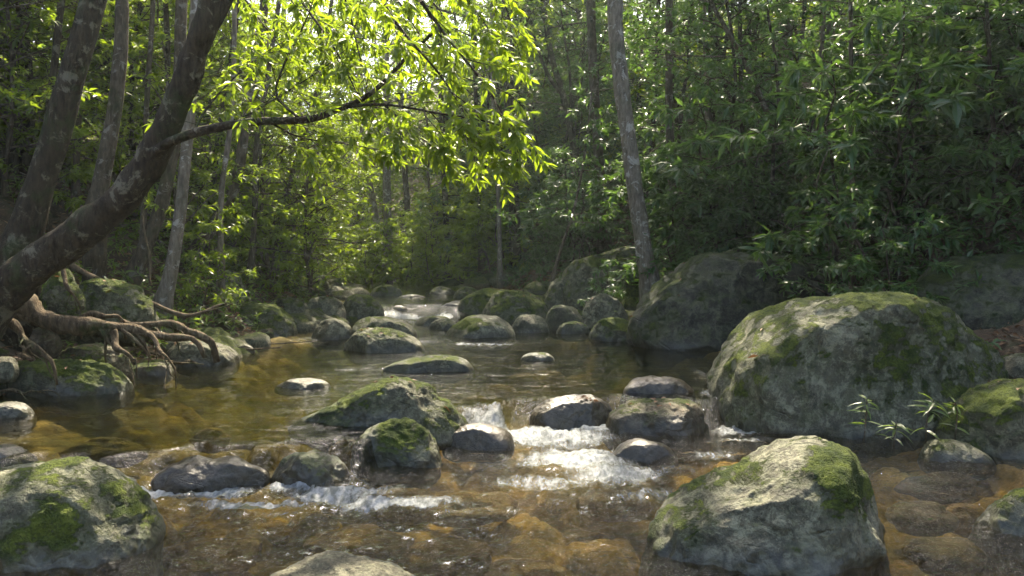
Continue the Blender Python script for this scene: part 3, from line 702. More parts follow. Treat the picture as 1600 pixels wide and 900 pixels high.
# --- the leaning tree that hangs over the stream
lean = thing('leaning_tree', 'dark thick trunk leaning right from the left edge, its leafy branch arching over the stream', 'tree', W(-30, 500, 6.3))
base = np.array(lean.location[:])
def loc_(p): return p - base
rg = np.random.default_rng(40)
wd = MB()
tr = pxline([(-60, 545, 6.3), (0, 462, 6.3), (60, 412, 6.25), (130, 362, 6.2), (190, 310, 6.15), (235, 250, 6.1), (275, 165, 6.05), (305, 85, 6.0), (325, 20, 5.95), (335, -60, 5.9), (360, -240, 5.7), (420, -520, 5.4)], 70)
rr_ = np.interp(np.linspace(0, 1, 70), [0, .1, .35, .55, .75, 1], [.19, .155, .122, .10, .082, .045])
rr_ = np.interp(np.linspace(0, 1, 160), np.linspace(0, 1, 70), rr_); tr = smooth_line(tr, 160); wd.tube(loc_(tr), rr_, 26, .13, 4)
fk = pxline([(312, 70, 6.0), (335, 35, 6.0), (352, 5, 6.0), (385, -60, 6.0), (460, -260, 6.0)], 20); wd.tube(loc_(fk), np.linspace(.06, .03, 20), 10, .06, 6)
trunk_o = wd.build('trunk', M['bark_dark'], lean)
br = MB(); lf = MB(); ends = []
mainb = pxline([(222, 262, 6.1), (250, 232, 6.0), (290, 212, 5.9), (340, 199, 5.8), (400, 190, 5.7), (480, 187, 5.6), (525, 172, 5.55), (565, 155, 5.5), (600, 128, 5.45), (640, 85, 5.4), (690, 40, 5.3)], 50)
br.tube(loc_(mainb), np.interp(np.linspace(0, 1, 50), [0, .08, .5, 1], [.075, .04, .026, .008]), 9, .06, 3)
hang = [
 ([(535, 168, 5.55), (600, 163, 5.4), (690, 178, 5.2), (760, 190, 5.1), (825, 212, 5.0)], .012),
 ([(470, 187, 5.6), (432, 150, 5.6), (440, 110, 5.6), (465, 60, 5.6), (490, 0, 5.6), (500, -60, 5.6)], .011),
 ([(540, -90, 5.4), (590, -10, 5.3), (630, 50, 5.2), (690, 120, 5.1), (740, 200, 5.0)], .014),
 ([(600, -90, 5.1), (650, -10, 5.0), (700, 60, 5.0), (770, 150, 4.9), (810, 240, 4.9)], .014),
 ([(640, -120, 5.6), (700, -40, 5.5), (760, 40, 5.5), (790, 90, 5.4)], .012),
 ([(500, -90, 5.9), (540, 0, 5.9), (560, 80, 5.8), (575, 140, 5.7)], .010),
 ([(430, -80, 6.2), (470, 0, 6.2), (520, 70, 6.1), (560, 150, 6.0), (600, 220, 6.0)], .012),
 ([(360, 196, 5.8), (420, 160, 5.9), (500, 110, 6.0), (560, 60, 6.2)], .010),
 ([(600, 163, 5.4), (640, 200, 5.3), (690, 240, 5.3)], .008),
 ([(300, 210, 5.9), (330, 160, 6.1), (390, 100, 6.3), (450, 60, 6.6)], .010),
 ([(420, 190, 5.7), (470, 215, 5.8), (540, 225, 6.0), (600, 235, 6.1)], .008),
 ([(690, 178, 5.2), (730, 215, 5.2), (790, 245, 5.2)], .007),
 ([(560, -120, 6.6), (610, -20, 6.6), (660, 60, 6.5), (700, 110, 6.4)], .012),
 ([(450, -120, 6.9), (480, -20, 6.9), (500, 60, 6.8), (540, 120, 6.7)], .012),
 ([(320, -100, 6.6), (370, -20, 6.6), (420, 50, 6.6), (470, 110, 6.5)], .012),
 ([(400, -110, 7.4), (440, -20, 7.4), (490, 40, 7.3), (530, 90, 7.2)], .011),
 ([(520, -120, 7.6), (560, -30, 7.6), (610, 30, 7.5), (640, 90, 7.4)], .011),
 ([(610, -120, 7.2), (640, -40, 7.2), (690, 20, 7.1), (720, 80, 7.0)], .011),
 ([(470, -140, 8.2), (520, -50, 8.2), (560, 20, 8.1), (570, 80, 8.0)], .011),
 ([(700, -140, 6.2), (750, -60, 6.2), (790, 10, 6.1), (800, 60, 6.0)], .010),
]
for pts, r in hang:
    q = loc_(pxline(pts, 12)); limb_sprays(br, q, r, rg, 15, .46, 4, ends, .5, .08)
limb_sprays(br, loc_(mainb[18:]), .012, rg, 14, .42, 3, ends, .4, .05)
lean_crown_ends = [(a, norm(np.array(b) + np.array([.25, -.1, -.35]))) for a, b in ends]
whorls(lf, [a for a, b in lean_crown_ends], [b for a, b in lean_crown_ends], 6, .095, .32, rg, spread=(25, 80), droop=.3, fine=True, flat=.6, sag=.35)
br.build('branch', M['bark_dark'], lean)
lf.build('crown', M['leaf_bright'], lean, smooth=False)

# --- trunks one can tell apart: photo pixels along the trunk, distance, radius
def seen_tree(name, label, pts, Y, r, bark, leaf, seed, top=8., crown=True, limbs=16, llen=2.0, tmin=.45, L=.13, bias=None, rtop=.55, lean=0., group=None, cat='tree', extra=None, dens=(5, 3), fork=None):
    px = pxline([(a, b, Y) for a, b in pts], 16)
    b0 = px[0].copy(); zg = gz(b0[0], b0[1])
    d = px[-1] - px[-2]; d = norm(d + np.array([0, lean, .3]) * np.linalg.norm(d))
    up = []
    p = px[-1].copy(); k = 0
    while p[2] < b0[2] + top and k < 60:
        d = norm(d + np.array([0, lean * .05, .06])); p = p + d * .6; up.append(p.copy()); k += 1
    tr = np.vstack([px, up]) if up else px
    foot = tr[0].copy(); foot[2] = min(foot[2], zg) - .25
    tr = np.vstack([foot, tr])
    o = thing(name, label, cat, tr[1], group); rg = np.random.default_rng(seed)
    wd, lf = MB(), MB(); loc = tr - tr[1]
    n = len(loc); rad = r * np.linspace(1, rtop, n); z = loc[:, 2]; rad *= 1 + .45 * np.exp(-np.clip(z, 0, 9) / .22)
    wd.tube(loc, rad, 14, .10, seed)
    if fork:
        q = pxline(fork, 12) - tr[1]; wd.tube(q, np.linspace(r * .6, r * .35, 12), 9, .08, seed)
    pts_ = []
    if crown:
        az = rg.uniform(0, 6)
        for k in range(limbs):
            f = tmin + (1 - tmin) * (k + .6 * rg.random()) / limbs; i = f * (n - 1); j = min(int(i), n - 2); p = loc[j] + (loc[j + 1] - loc[j]) * (i - j)
            az += 2.4; e = math.radians(rg.normal(18, 14)); dd = np.array([math.cos(az) * math.cos(e), math.sin(az) * math.cos(e), math.sin(e)]) + (0 if bias is None else np.array(bias))
            LL = llen * rg.uniform(.7, 1.2) * (1 - .3 * (f - tmin) / (1.001 - tmin))
            q = bend(p, dd, LL, 6, rg, .35, .1); limb_sprays(wd, q, min(rad[j] * .4, .02 * LL), rg, dens[0], LL * .45, dens[1], pts_, .35)
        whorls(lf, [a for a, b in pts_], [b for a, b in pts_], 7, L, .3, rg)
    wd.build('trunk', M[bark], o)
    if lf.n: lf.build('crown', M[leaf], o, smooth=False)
    return o

seen_tree('forest_tree', 'thick dark trunk behind the base of the leaning tree, tilting right towards the top', [(28, 395), (45, 345), (75, 250), (110, 130), (140, 20), (150, -20)], 7.4, .135, 'bark_dark', 'leaf_mid', 51, top=12, tmin=.78, limbs=9, llen=2.2)
seen_tree('forest_tree', 'grey-brown trunk behind the bend of the leaning tree, curving upright', [(148, 330), (165, 250), (183, 140), (190, 50), (190, -20)], 8.8, .085, 'bark', 'leaf_bright', 52, top=12, tmin=.78, limbs=9, llen=1.9, bias=(.3, 0, 0))
seen_tree('forest_tree', 'slim pale straight trunk rooted by the root tangle on the left bank', [(255, 468), (268, 420), (283, 320), (292, 220), (300, 140), (303, 60), (306, -20)], 9.2, .072, 'bark_pale', 'leaf_bright', 53, top=12, tmin=.78, limbs=9, llen=1.6)
seen_tree('forest_tree', 'dark stooping trunk just left of the slim pale one', [(208, 430), (230, 380), (252, 320), (268, 250), (278, 170), (282, 60), (284, -20)], 9.8, .085, 'bark', 'leaf_bright', 54, top=12, tmin=.78, limbs=9, llen=1.7)
seen_tree('forest_tree', 'curved brown trunk bending right out of the left bank thicket', [(300, 400), (335, 350), (368, 290), (380, 220), (390, 130), (410, 30), (416, -20)], 11.5, .085, 'bark', 'leaf_bright', 55, top=12, tmin=.78, limbs=9, llen=1.9)
seen_tree('sapling', 'very thin upright pole tree near the left edge, behind the thick dark trunk', [(118, 300), (122, 200), (130, 100), (128, -20)], 10.5, .04, 'bark', 'leaf_mid', 56, top=12, tmin=.78, limbs=9, llen=1.3)
seen_tree('sapling', 'thin dark pole between grey-brown trunk and slim pale trunk', [(240, 360), (250, 250), (262, 120), (258, -20)], 11.5, .045, 'bark_dark', 'leaf_bright', 57, top=12, tmin=.78, limbs=9, llen=1.5)
seen_tree('sapling', 'thin slanting pole right of the slim pale trunk, leaves start halfway', [(318, 400), (330, 320), (338, 240), (352, 150), (368, 40), (372, -20)], 12.5, .05, 'bark_dark', 'leaf_bright', 58, top=12, tmin=.78, limbs=9, llen=1.7)
seen_tree('sapling', 'left-bank pole with lime leaves leaning over the water, nearest the dark gap', [(420, 420), (440, 350), (455, 280), (475, 210), (500, 120), (520, -10)], 14.5, .055, 'bark', 'leaf_bright', 59, top=6, tmin=.25, limbs=18, llen=2.0, bias=(.35, -.2, 0))
seen_tree('forest_tree', 'far pale twin-like trunk, upright one at the head of the stream', [(607, 440), (606, 360), (604, 280), (605, 200), (603, 100), (604, -20)], 22, .135, 'bark_pale', 'leaf_mid', 60, top=11, tmin=.5, llen=3.0, L=.2)
seen_tree('forest_tree', 'far pale trunk leaning left, beside the upright one at the head of the stream', [(603, 442), (592, 370), (580, 300), (570, 230), (562, 120), (556, -20)], 23.5, .12, 'bark_pale', 'leaf_mid', 61, top=11, tmin=.5, llen=3.0, L=.2)
seen_tree('forest_tree', 'big mottled grey trunk with flared foot beside the dark flat-topped boulder', [(1017, 445), (1006, 390), (993, 300), (980, 200), (968, 110), (962, 40), (960, -20)], 11.8, .125, 'bark_pale', 'leaf_dark', 62, top=18, tmin=.82, llen=2.4, rtop=.7, limbs=9)
seen_tree('forest_tree', 'warm brown straight trunk left of the big mottled grey one, lit along one side', [(944, 380), (936, 250), (928, 130), (924, 40), (922, -20)], 17, .115, 'bark', 'leaf_dark', 63, top=17, tmin=.8, llen=2.6, L=.17, limbs=9)
seen_tree('forest_tree', 'crooked slim trunk forking near the top, centre right of the wood', [(905, 300), (895, 220), (880, 150), (862, 90), (852, 30), (846, -20)], 19, .085, 'bark_dark', 'leaf_mid', 64, top=9, tmin=.45, llen=2.4, L=.17, fork=[(880, 150, 19), (858, 120, 19), (838, 70, 19), (825, 10, 19)])
seen_tree('forest_tree', 'mottled slim trunk standing right of the big mottled grey one', [(1058, 412), (1052, 330), (1047, 220), (1045, 120), (1046, 0), (1046, -20)], 13.5, .075, 'bark', 'leaf_dark', 65, top=16, tmin=.8, llen=2.2, limbs=9)
seen_tree('forest_tree', 'thick pale trunk showing only near the top edge above the dark right bank', [(1418, 240), (1414, 140), (1412, 60), (1410, -20)], 12.5, .155, 'bark_pale', 'leaf_dark', 66, top=8, tmin=.55, llen=2.4)
seen_tree('forest_tree', 'dark broad trunk behind the hanging sunlit spray, near the middle', [(806, 440), (803, 330), (798, 220), (794, 100), (790, -20)], 20, .16, 'bark_dark', 'leaf_mid', 67, top=11, tmin=.55, llen=2.8, L=.18)
seen_tree('sapling', 'thin dark pole left of the dark broad middle trunk', [(752, 425), (750, 340), (748, 250), (742, 120), (740, -20)], 21, .07, 'bark_dark', 'leaf_mid', 68, top=9, tmin=.5, llen=2.2, L=.17)
seen_tree('sapling', 'pale thin pole between the two dark ones near the middle', [(781, 428), (780, 350), (776, 260), (770, 150), (768, -20)], 19, .055, 'bark_pale', 'leaf_mid', 69, top=9, tmin=.55, llen=2.2, L=.17)
seen_tree('sapling', 'thin leaning sapling crossing low in front of the dark slab boulder', [(862, 440), (876, 390), (893, 340), (905, 290), (915, 230)], 14, .03, 'bark', 'leaf_dark', 70, top=3.2, tmin=.35, limbs=10, llen=1.2)
seen_tree('sapling', 'slender upright stem with long leaf whorls in the dark right bank', [(1332, 330), (1331, 230), (1330, 120), (1329, 20), (1329, -20)], 9.5, .032, 'bark', 'leaf_dark', 71, top=5, tmin=.2, limbs=18, llen=1.4, L=.11)
seen_tree('sapling', 'thin far-right sapling in front of the black hollow', [(1562, 380), (1556, 300), (1552, 200), (1546, 90), (1540, -20)], 8.6, .03, 'bark_dark', 'leaf_dark', 72, top=4, tmin=.25, limbs=16, llen=1.3, L=.11)
seen_tree('sapling', 'straight dark pole among the shaded leaves, far right of the mottled slim trunk', [(1168, 330), (1160, 220), (1157, 100), (1156, -20)], 13.5, .045, 'bark_dark', 'leaf_dark', 73, top=8, tmin=.3, limbs=18, llen=1.9)
seen_tree('sapling', 'arching stem leaning left over the shadowed mossy hump', [(1235, 330), (1222, 260), (1200, 180), (1165, 100), (1120, 20), (1100, -20)], 12.5, .05, 'bark', 'leaf_dark', 74, top=6, tmin=.25, limbs=20, llen=1.9, bias=(-.2, -.3, 0))

for i, (pts, Y, r_, bk, lb) in enumerate([
 ([(66, 330), (72, 220), (84, 110), (98, -20)], 9.6, .05, 'bark_dark', 'thin dark trunk seen between the left edge and the thick dark trunk'),
 ([(222, 400), (226, 300), (228, 180), (236, 60), (240, -20)], 10.4, .04, 'bark', 'thin straight trunk with bare foot just left of the dark stooping trunk'),
 ([(345, 410), (346, 300), (362, 180), (366, 60), (366, -20)], 10.6, .038, 'bark_pale', 'thin pale trunk right of the slanting pole on the left bank'),
 ([(392, 420), (398, 330), (400, 230), (418, 120), (440, -20)], 12.4, .045, 'bark', 'slender trunk tilting right behind the wide green-capped boulder'),
 ([(455, 430), (462, 340), (470, 240), (468, 120), (470, -20)], 16, .055, 'bark_pale', 'slender pale trunk near the dark gap at the left of the far reach'),
 ([(640, 430), (636, 320), (628, 200), (622, 60), (620, -20)], 25, .10, 'bark', 'dim straight trunk just right of the far pale pair'),
 ([(700, 430), (696, 320), (690, 180), (684, -20)], 24, .10, 'bark_dark', 'dim dark trunk under the lowest tips of the hanging spray'),
 ([(1115, 390), (1108, 280), (1104, 150), (1100, -20)], 15, .05, 'bark_pale', 'pale thin trunk left of the straight dark pole in the shaded leaves'),
 ([(990, 400), (1010, 300), (1022, 180), (1030, -20)], 17, .06, 'bark_dark', 'dim trunk glimpsed between the big mottled trunk and the slim mottled one'),
 ([(835, 420), (828, 300), (826, 180), (830, -20)], 22, .07, 'bark', 'brownish thin trunk just right of the dark broad middle trunk'),
 ([(1268, 320), (1276, 220), (1282, 110), (1290, -20)], 11.5, .035, 'bark', 'thin grey stem rising left of the slender upright stem'),
 ([(1478, 300), (1470, 200), (1474, 90), (1480, -20)], 11, .045, 'bark', 'grey stem rising between the thick pale trunk and the far-right sapling')]):
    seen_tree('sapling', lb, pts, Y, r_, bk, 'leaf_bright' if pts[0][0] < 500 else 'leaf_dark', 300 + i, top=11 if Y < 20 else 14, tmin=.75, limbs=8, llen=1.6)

# --- understorey kinds, copied over the banks
KIND = {}
def kind(key, name, h, r0, bark, leaf, seed, **kw):
    rg = np.random.default_rng(seed); o = thing(name, None, None, (0, 0, -100)); wd, lf = MB(), MB()
    plant(wd, wd, lf, straight(h, (rg.normal(0, .1 * h), rg.normal(0, .1 * h)), .25, 9, rg), r0, rg, **kw)
    wd.build('trunk' if h > 2.2 else 'stem', M[bark], o); lf.build('crown' if h > 2.2 else 'foliage', M[leaf], o, smooth=False)
    KIND[key] = [o, 0]
for k in range(3):
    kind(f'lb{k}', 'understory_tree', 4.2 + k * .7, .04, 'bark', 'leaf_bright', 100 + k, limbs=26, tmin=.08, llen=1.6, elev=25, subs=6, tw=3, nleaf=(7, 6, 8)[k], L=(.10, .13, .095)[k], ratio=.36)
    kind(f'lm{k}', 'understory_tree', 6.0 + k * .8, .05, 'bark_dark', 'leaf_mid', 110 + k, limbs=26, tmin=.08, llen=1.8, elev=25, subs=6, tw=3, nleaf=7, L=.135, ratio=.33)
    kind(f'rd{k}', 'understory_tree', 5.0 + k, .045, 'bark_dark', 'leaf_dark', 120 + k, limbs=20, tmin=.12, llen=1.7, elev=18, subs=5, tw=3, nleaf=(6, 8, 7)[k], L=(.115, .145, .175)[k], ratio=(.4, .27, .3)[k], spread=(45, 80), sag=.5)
    kind(f'ct{k}', 'shade_canopy_tree', 15 + k * 1.5, .15, 'bark', 'leaf_mid', 130 + k, limbs=22, tmin=.5, llen=3.6, elev=25, subs=6, tw=4, nleaf=6, L=.24, ratio=.38)
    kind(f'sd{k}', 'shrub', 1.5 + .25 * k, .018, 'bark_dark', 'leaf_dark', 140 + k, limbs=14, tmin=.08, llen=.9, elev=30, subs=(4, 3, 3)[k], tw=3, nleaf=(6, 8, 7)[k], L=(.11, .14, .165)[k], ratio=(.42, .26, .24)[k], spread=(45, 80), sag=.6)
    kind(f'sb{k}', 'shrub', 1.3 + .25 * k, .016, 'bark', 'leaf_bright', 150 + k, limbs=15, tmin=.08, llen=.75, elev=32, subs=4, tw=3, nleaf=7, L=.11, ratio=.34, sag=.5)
def put(key, x, y, sc, rz, label, cat, group=None, z=None):
    o, used = KIND[key]
    if used: o = copy_tree(o)
    KIND[key][1] = 1
    o.location = (x, y, (gz(x, y) if z is None else z) - .05); o.scale = (sc,) * 3; o.rotation_euler = (0, 0, rz)
    return tag(o, label, cat, group)

r = random.Random(11)
def free(x, y, rad=.25):
    return all((x - a) ** 2 + (y - b) ** 2 > (c + rad) ** 2 for a, b, c in ROCKS)
# left bank: lime-green understorey that the sun shines through
n = 0
while n < 70:
    y = r.uniform(8.0, 15) if n < 48 else r.uniform(15, 26); l, rr0 = edges(y); d = (1.1 if y < 12 else .5) + 5.5 * r.random() ** 1.3; x = l - d
    if not free(x, y) or (y < 10.8 and d < 3): continue
    put(('lb%d' if r.random() < .75 else 'lm%d') % r.randrange(3), x, y, r.uniform(.75, 1.2), r.uniform(0, 6.3), 'slender understorey tree with lime-green leaves on the left bank slope', 'tree', 'lime-green trees of the left bank'); n += 1
n = 0
while n < 46:
    y = r.uniform(7.6, 24); l, rr0 = edges(y); x = l - r.uniform(.35, 3.)
    if not free(x, y, .1) or (y < 10 and r.random() < .7): continue
    put('sb%d' % r.randrange(3), x, y, r.uniform(.6, 1.15), r.uniform(0, 6.3), 'low bush with small green leaves crowding the left bank', 'shrub', 'bushes of the left bank'); n += 1
# right bank: dark layered understorey
n = 0
while n < 62:
    y = r.uniform(8.5, 28); l, rr0 = edges(y); d = 1.3 + 7 * r.random() ** 1.3; x = rr0 + d
    if not free(x, y) or (y < 10.6 and x < 4.9): continue
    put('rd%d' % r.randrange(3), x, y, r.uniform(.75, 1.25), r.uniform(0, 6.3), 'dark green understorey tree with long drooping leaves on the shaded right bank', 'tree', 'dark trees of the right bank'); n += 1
n = 0
while n < 90:
    y = r.uniform(7.2, 13) if n < 55 else r.uniform(12, 25); l, rr0 = edges(y); x = rr0 + r.uniform(.9, 5.2)
    if not free(x, y, .2) or (y < 10.6 and x < 4.9): continue
    put('sd%d' % r.randrange(3), x, y, r.uniform(.8, 1.5), r.uniform(0, 6.3), 'dark leafy bush filling the shaded right bank', 'shrub', 'bushes of the right bank'); n += 1
# across the head of the valley, mostly in sunlit leaf colour to brighten it
n = 0
while n < 40:
    y = r.uniform(24, 36); l, rr0 = edges(y); x = r.uniform(-13, 4)
    put(('lm%d' if r.random() < .3 else 'lb%d') % r.randrange(3), x, y, r.uniform(1., 1.7), r.uniform(0, 6.3), 'hazy tree closing the view at the head of the stream', 'tree', 'hazy trees at the head of the stream'); n += 1
n = 0
while n < 26:
    y = r.uniform(18.5, 26); l, rr0 = edges(y); x = r.uniform(l - 1, rr0 + 2) if y > 20.5 else (l - r.uniform(.2, 1.5) if n % 2 else rr0 + r.uniform(.3, 1.5))
    put('sb%d' % r.randrange(3), x, y, r.uniform(1., 1.8), r.uniform(0, 6.3), 'light green bush at the far end of the stony reach', 'shrub', 'bushes at the far end of the stream'); n += 1
# tall canopy, added above the view to block sun, mostly over the right bank
for (x, y, sc) in SHADE_CANOPY:
    put('ct%d' % r.randrange(3), x, y, sc, r.uniform(0, 6.3), 'tall added tree whose crown above the view blocks the sun', 'tree', 'added canopy trees that block the sun')

# --- plants one can point to
for px, py, Y, sc, lb in [(1455, 380, 9.2, 1.15, 'drooping bush over the left corner of the blocky boulder'), (1530, 370, 9.4, 1.3, 'tall dark bush above the middle of the blocky boulder'), (1600, 360, 9.3, 1.2, 'dark bush at the right edge above the blocky boulder'), (1400, 330, 9.3, 1.5, 'wide bush with long leaf whorls under the thick pale trunk'), (1310, 350, 9.6, 1.4, 'arching bush left of the thick pale trunk, leaves hanging in tiers'), (1500, 270, 10., 1.5, 'higher bush on the dark slope left of the far-right sapling'), (1580, 250, 9.6, 1.5, 'glossy bush on the dark slope right of the far-right sapling'), (1130, 370, 12., 1.4, 'bush behind the left shoulder of the big dark flat-topped boulder'), (1080, 380, 12.4, 1.2, 'bush at the foot of the mottled slim trunk')]:
    p = W(px, py, Y); put('sd%d' % (int(px) % 3), p[0], p[1], sc, px * .7, lb, 'shrub', None)
put('sd0', *W(1345, 400, 9.0)[:2], 1.0, .4, 'bush with pale glossy leaf whorls above the huge domed boulder', 'shrub', None)
put('sd1', *W(1385, 420, 8.0)[:2], .8, 2.0, 'fresh green bush between the huge domed boulder and the blocky one', 'shrub', None)
put('sd1', *W(960, 440, 12.2)[:2], .62, 1.0, 'small bush sprouting in front of the dark slab by the flared trunk', 'shrub', None)
def seedling(px, py, Y, h, L, label, seed):
    rg = np.random.default_rng(seed); o = thing('leafy_plant', label, 'plant', W(px, py, Y)); st, lf = MB(), MB()
    q = np.array([[0, 0, -.12], [.01, -.01, h * .4], [.02 * rg.normal(), -.03, h]]); st.tube(smooth_line(q, 8), np.linspace(.006, .003, 8), 6)
    for u, n in ((.45, 3), (.75, 5), (1., 7)):
        whorls(lf, [smooth_line(q, 9)[int(u * 8)]], [[0, -.35, 1]], n, L * (1.15 - .3 * u), .24, rg, spread=(55, 95), droop=.35, fine=True, flat=.7, sag=.25)
    st.build('stem', M['bark'], o); lf.build('foliage', M['leaf_mid'], o, smooth=False)
seedling(1350, 662, 5.3, .17, .13, 'upright fern-like seedling at the front of the huge domed boulder, leftmost of three', 1)
seedling(1396, 676, 5.2, .07, .12, 'low spreading seedling, lowest of the three before the huge domed boulder', 2)
seedling(1446, 664, 5.2, .17, .14, 'tall leafy seedling right of the low spreading one, before the huge domed boulder', 3)
seedling(1492, 660, 5.3, .14, .11, 'little seedling in the nook between the huge domed boulder and the green-sided one', 4)

# --- roots and fallen wood of the left bank
def root(name, label, pts, r0, r1, seed, cat='root', mat='root'):
    q = pxline(pts, 44)
    if cat == 'root':                                       # the far end dives into the mud
        e = q[-1] - q[-4]; q = np.vstack([q, q[-1] + e * .6 + [0, 0, -.05], q[-1] + e * 1.1 + [0, 0, -.16]])
    u = np.linspace(0, 1, len(q)); rr = (r0 + (r1 * .55 - r0) * u) * (1 + .16 * np.sin(u * 5 + seed) + .07 * np.sin(u * 17 + seed * 2))
    q = q + np.stack([np.zeros_like(u), .02 * np.sin(u * 9 + seed), .012 * np.sin(u * 13 + seed)], 1)
    c = q[len(q) // 2].copy(); mb = MB(); mb.tube(q - c, rr, 14, .38, seed)
    rq = np.random.default_rng(seed)
    for k in range(5 if cat == 'root' and r0 > .03 else 2 if r0 > .018 else 0):   # rootlets and side twigs forking off
        j = int(len(q) * (.2 + .7 * rq.random())); d = norm(q[min(j + 2, len(q) - 1)] - q[j - 2]); L = rq.uniform(.18, .45)
        d = norm(d + np.array([rq.normal(0, .4), rq.normal(-.3, .4), -.55 if cat == 'root' else .3])); b = bend(q[j] - c, d, L, 7, rq, .5, .25); mb.tube(b, np.linspace(rr[j] * .42, .003, 7), 7, .2, k)
    o = mb.build(name, M[mat]); o.location = c; return tag(o, label, cat)
root('tree_root', 'thick mossy root running right from under the leaning trunk', [(25, 478, 6.9), (70, 500, 6.9), (130, 508, 6.9), (190, 512, 7.0), (245, 522, 7.1), (300, 530, 7.2)], .095, .05, 1)
root('fallen_branch', 'long slim fallen trunk slanting down the bank to the wide green-capped boulder', [(105, 415, 8.3), (160, 440, 8.2), (220, 468, 8.1), (270, 488, 8.05), (310, 490, 8.05), (352, 476, 8.1)], .038, .02, 2, 'branch')
root('tree_root', 'pale knuckled root right of the mossy slope-backed boulder', [(190, 505, 7.6), (235, 507, 7.6), (270, 508, 7.7), (300, 520, 7.8), (330, 535, 7.9)], .04, .055, 3)
root('tree_root', 'root dropping steeply left of the thick mossy root', [(-15, 495, 6.6), (20, 510, 6.5), (45, 535, 6.4), (80, 562, 6.4)], .05, .02, 4)
root('tree_root', 'short stub root bridging the mossy boulders', [(128, 496, 7.2), (150, 492, 7.2), (180, 494, 7.25), (192, 500, 7.3)], .03, .022, 5)
root('tree_root', 'thin root hanging from the thick mossy root down to the mud', [(230, 520, 7.05), (245, 540, 6.95), (262, 560, 6.9), (272, 574, 6.9)], .026, .012, 6)
root('tree_root', 'crooked rootlet under the middle of the thick mossy root', [(175, 520, 6.9), (182, 540, 6.85), (200, 555, 6.8), (212, 562, 6.8)], .03, .016, 7)
root('tree_root', 'bleached root curving over the pale block beneath the leaning trunk', [(95, 420, 7.0), (108, 450, 6.95), (122, 475, 6.95), (128, 498, 7.)], .022, .014, 8)
root('fallen_branch', 'bare stick propped from the left bank over the boulder pair to the water', [(412, 424, 13.5), (440, 436, 13.3), (470, 446, 13.2), (500, 456, 13.1)], .035, .02, 9, 'branch')
root('fallen_branch', 'grey stick lying on the mud at the left waterline', [(-10, 608, 6.5), (30, 613, 6.45), (70, 612, 6.45)], .02, .01, 10, 'branch')
root('fallen_branch', 'thin bare stick rising beside the slim pale trunk', [(236, 445, 8.8), (232, 400, 8.8), (226, 360, 8.8), (222, 330, 8.8)], .016, .008, 11, 'branch')
root('vine', 'thin stem curving up through the dark leaves right of the slender upright stem', [(1365, 430, 8.9), (1330, 360, 9), (1290, 310, 9.2), (1275, 290, 9.2), (1300, 220, 9.3), (1320, 180, 9.3)], .014, .009, 12, 'vine', 'bark')
root('vine', 'thin bare twig arching near the top of the dark right bank', [(1335, 40, 9.5), (1370, 48, 9.5), (1395, 70, 9.5)], .012, .008, 13, 'vine', 'bark')

rk = random.Random(3)
for k in range(26):
    y0 = rk.uniform(6.2, 9.5); l, _q = edges(y0); x0 = l - rk.uniform(.1, 1.5); a = rk.uniform(-.9, .5); L = rk.uniform(.35, 1.1); p = []
    for j in range(7):
        x = x0 + L * j / 6 * math.cos(a) + rk.gauss(0, .03); y = y0 + L * j / 6 * math.sin(a) + rk.gauss(0, .03)
        p.append((x, y, max(gz(x, y), float(level_s(np.array(y)))) + .02 + .05 * abs(math.sin(j * 1.3 + k))))
    q = smooth_line(p, 24); c = q[12]; mb = MB(); r0 = rk.uniform(.008, .022); mb.tube(q - c, np.linspace(r0, r0 * .5, 24), 8, .3, k)
    o = mb.build('tree_root', M['root']); o.location = c; tag(o, 'thin surface root snaking over the mud of the left bank among stones', 'root', 'thin roots of the left bank')

for k in range(24):
    y0 = rk.uniform(5.8, 13); l, r0 = edges(y0); sd_ = k % 3 > 0; x0 = l - rk.uniform(-.1, 1.6) if sd_ else r0 + rk.uniform(-.1, 1.2); a = rk.uniform(0, 6.3); L = rk.uniform(.3, 1.2); p = []
    for j in range(5):
        x = x0 + L * j / 4 * math.cos(a) + rk.gauss(0, .02); y = y0 + L * j / 4 * math.sin(a) + rk.gauss(0, .02)
        p.append((x, y, max(gz(x, y), float(level_s(np.array(y)))) + .03))
    q = smooth_line(p, 14); c = q[7]; mb = MB(); r1 = rk.uniform(.006, .016); mb.tube(q - c, np.linspace(r1, r1 * .4, 14), 7, .2, k)
    o = mb.build('fallen_twig', M['bark']); o.location = c; tag(o, 'dead twig dropped among the stones at the water edge', 'twig', 'dead twigs along the banks')

# --- what nobody could count
rg = np.random.default_rng(77)
def scatter(n, fx):
    P_ = np.array([fx() for _ in range(n)]); return P_[:, 0], P_[:, 1]
def litter_xy():
    y = rg.uniform(4.5, 20); l, r0 = edges(y); s = rg.random() < .5
    d = rg.exponential(1.8) + .15
    return (l - d, y) if s else (r0 + d, y)
x, y = scatter(26000, litter_xy); z = ground(x, y) + .012
a = rg.uniform(0, 6.3, len(x)); mb = MB()
rx = np.vstack([q for q, _n in TOPS]); ra = rg.uniform(0, 6.3, len(rx))
leaves(mb, rx + np.array([0, 0, .014]), norm(np.stack([np.cos(ra), np.sin(ra), rg.normal(0, .2, len(rx))], 1)), rg.uniform(.04, .08, len(rx)), rg.uniform(.018, .03, len(rx)), rg, .3)
leaves(mb, np.stack([x, y, z], 1), norm(np.stack([np.cos(a), np.sin(a), rg.normal(.1, .25, len(x))], 1)), rg.uniform(.05, .12, len(x)), rg.uniform(.02, .045, len(x)), rg, .3)
tag(mb.build('fallen_leaves', M['leaf_dry'], smooth=False), None, None, kind='stuff')
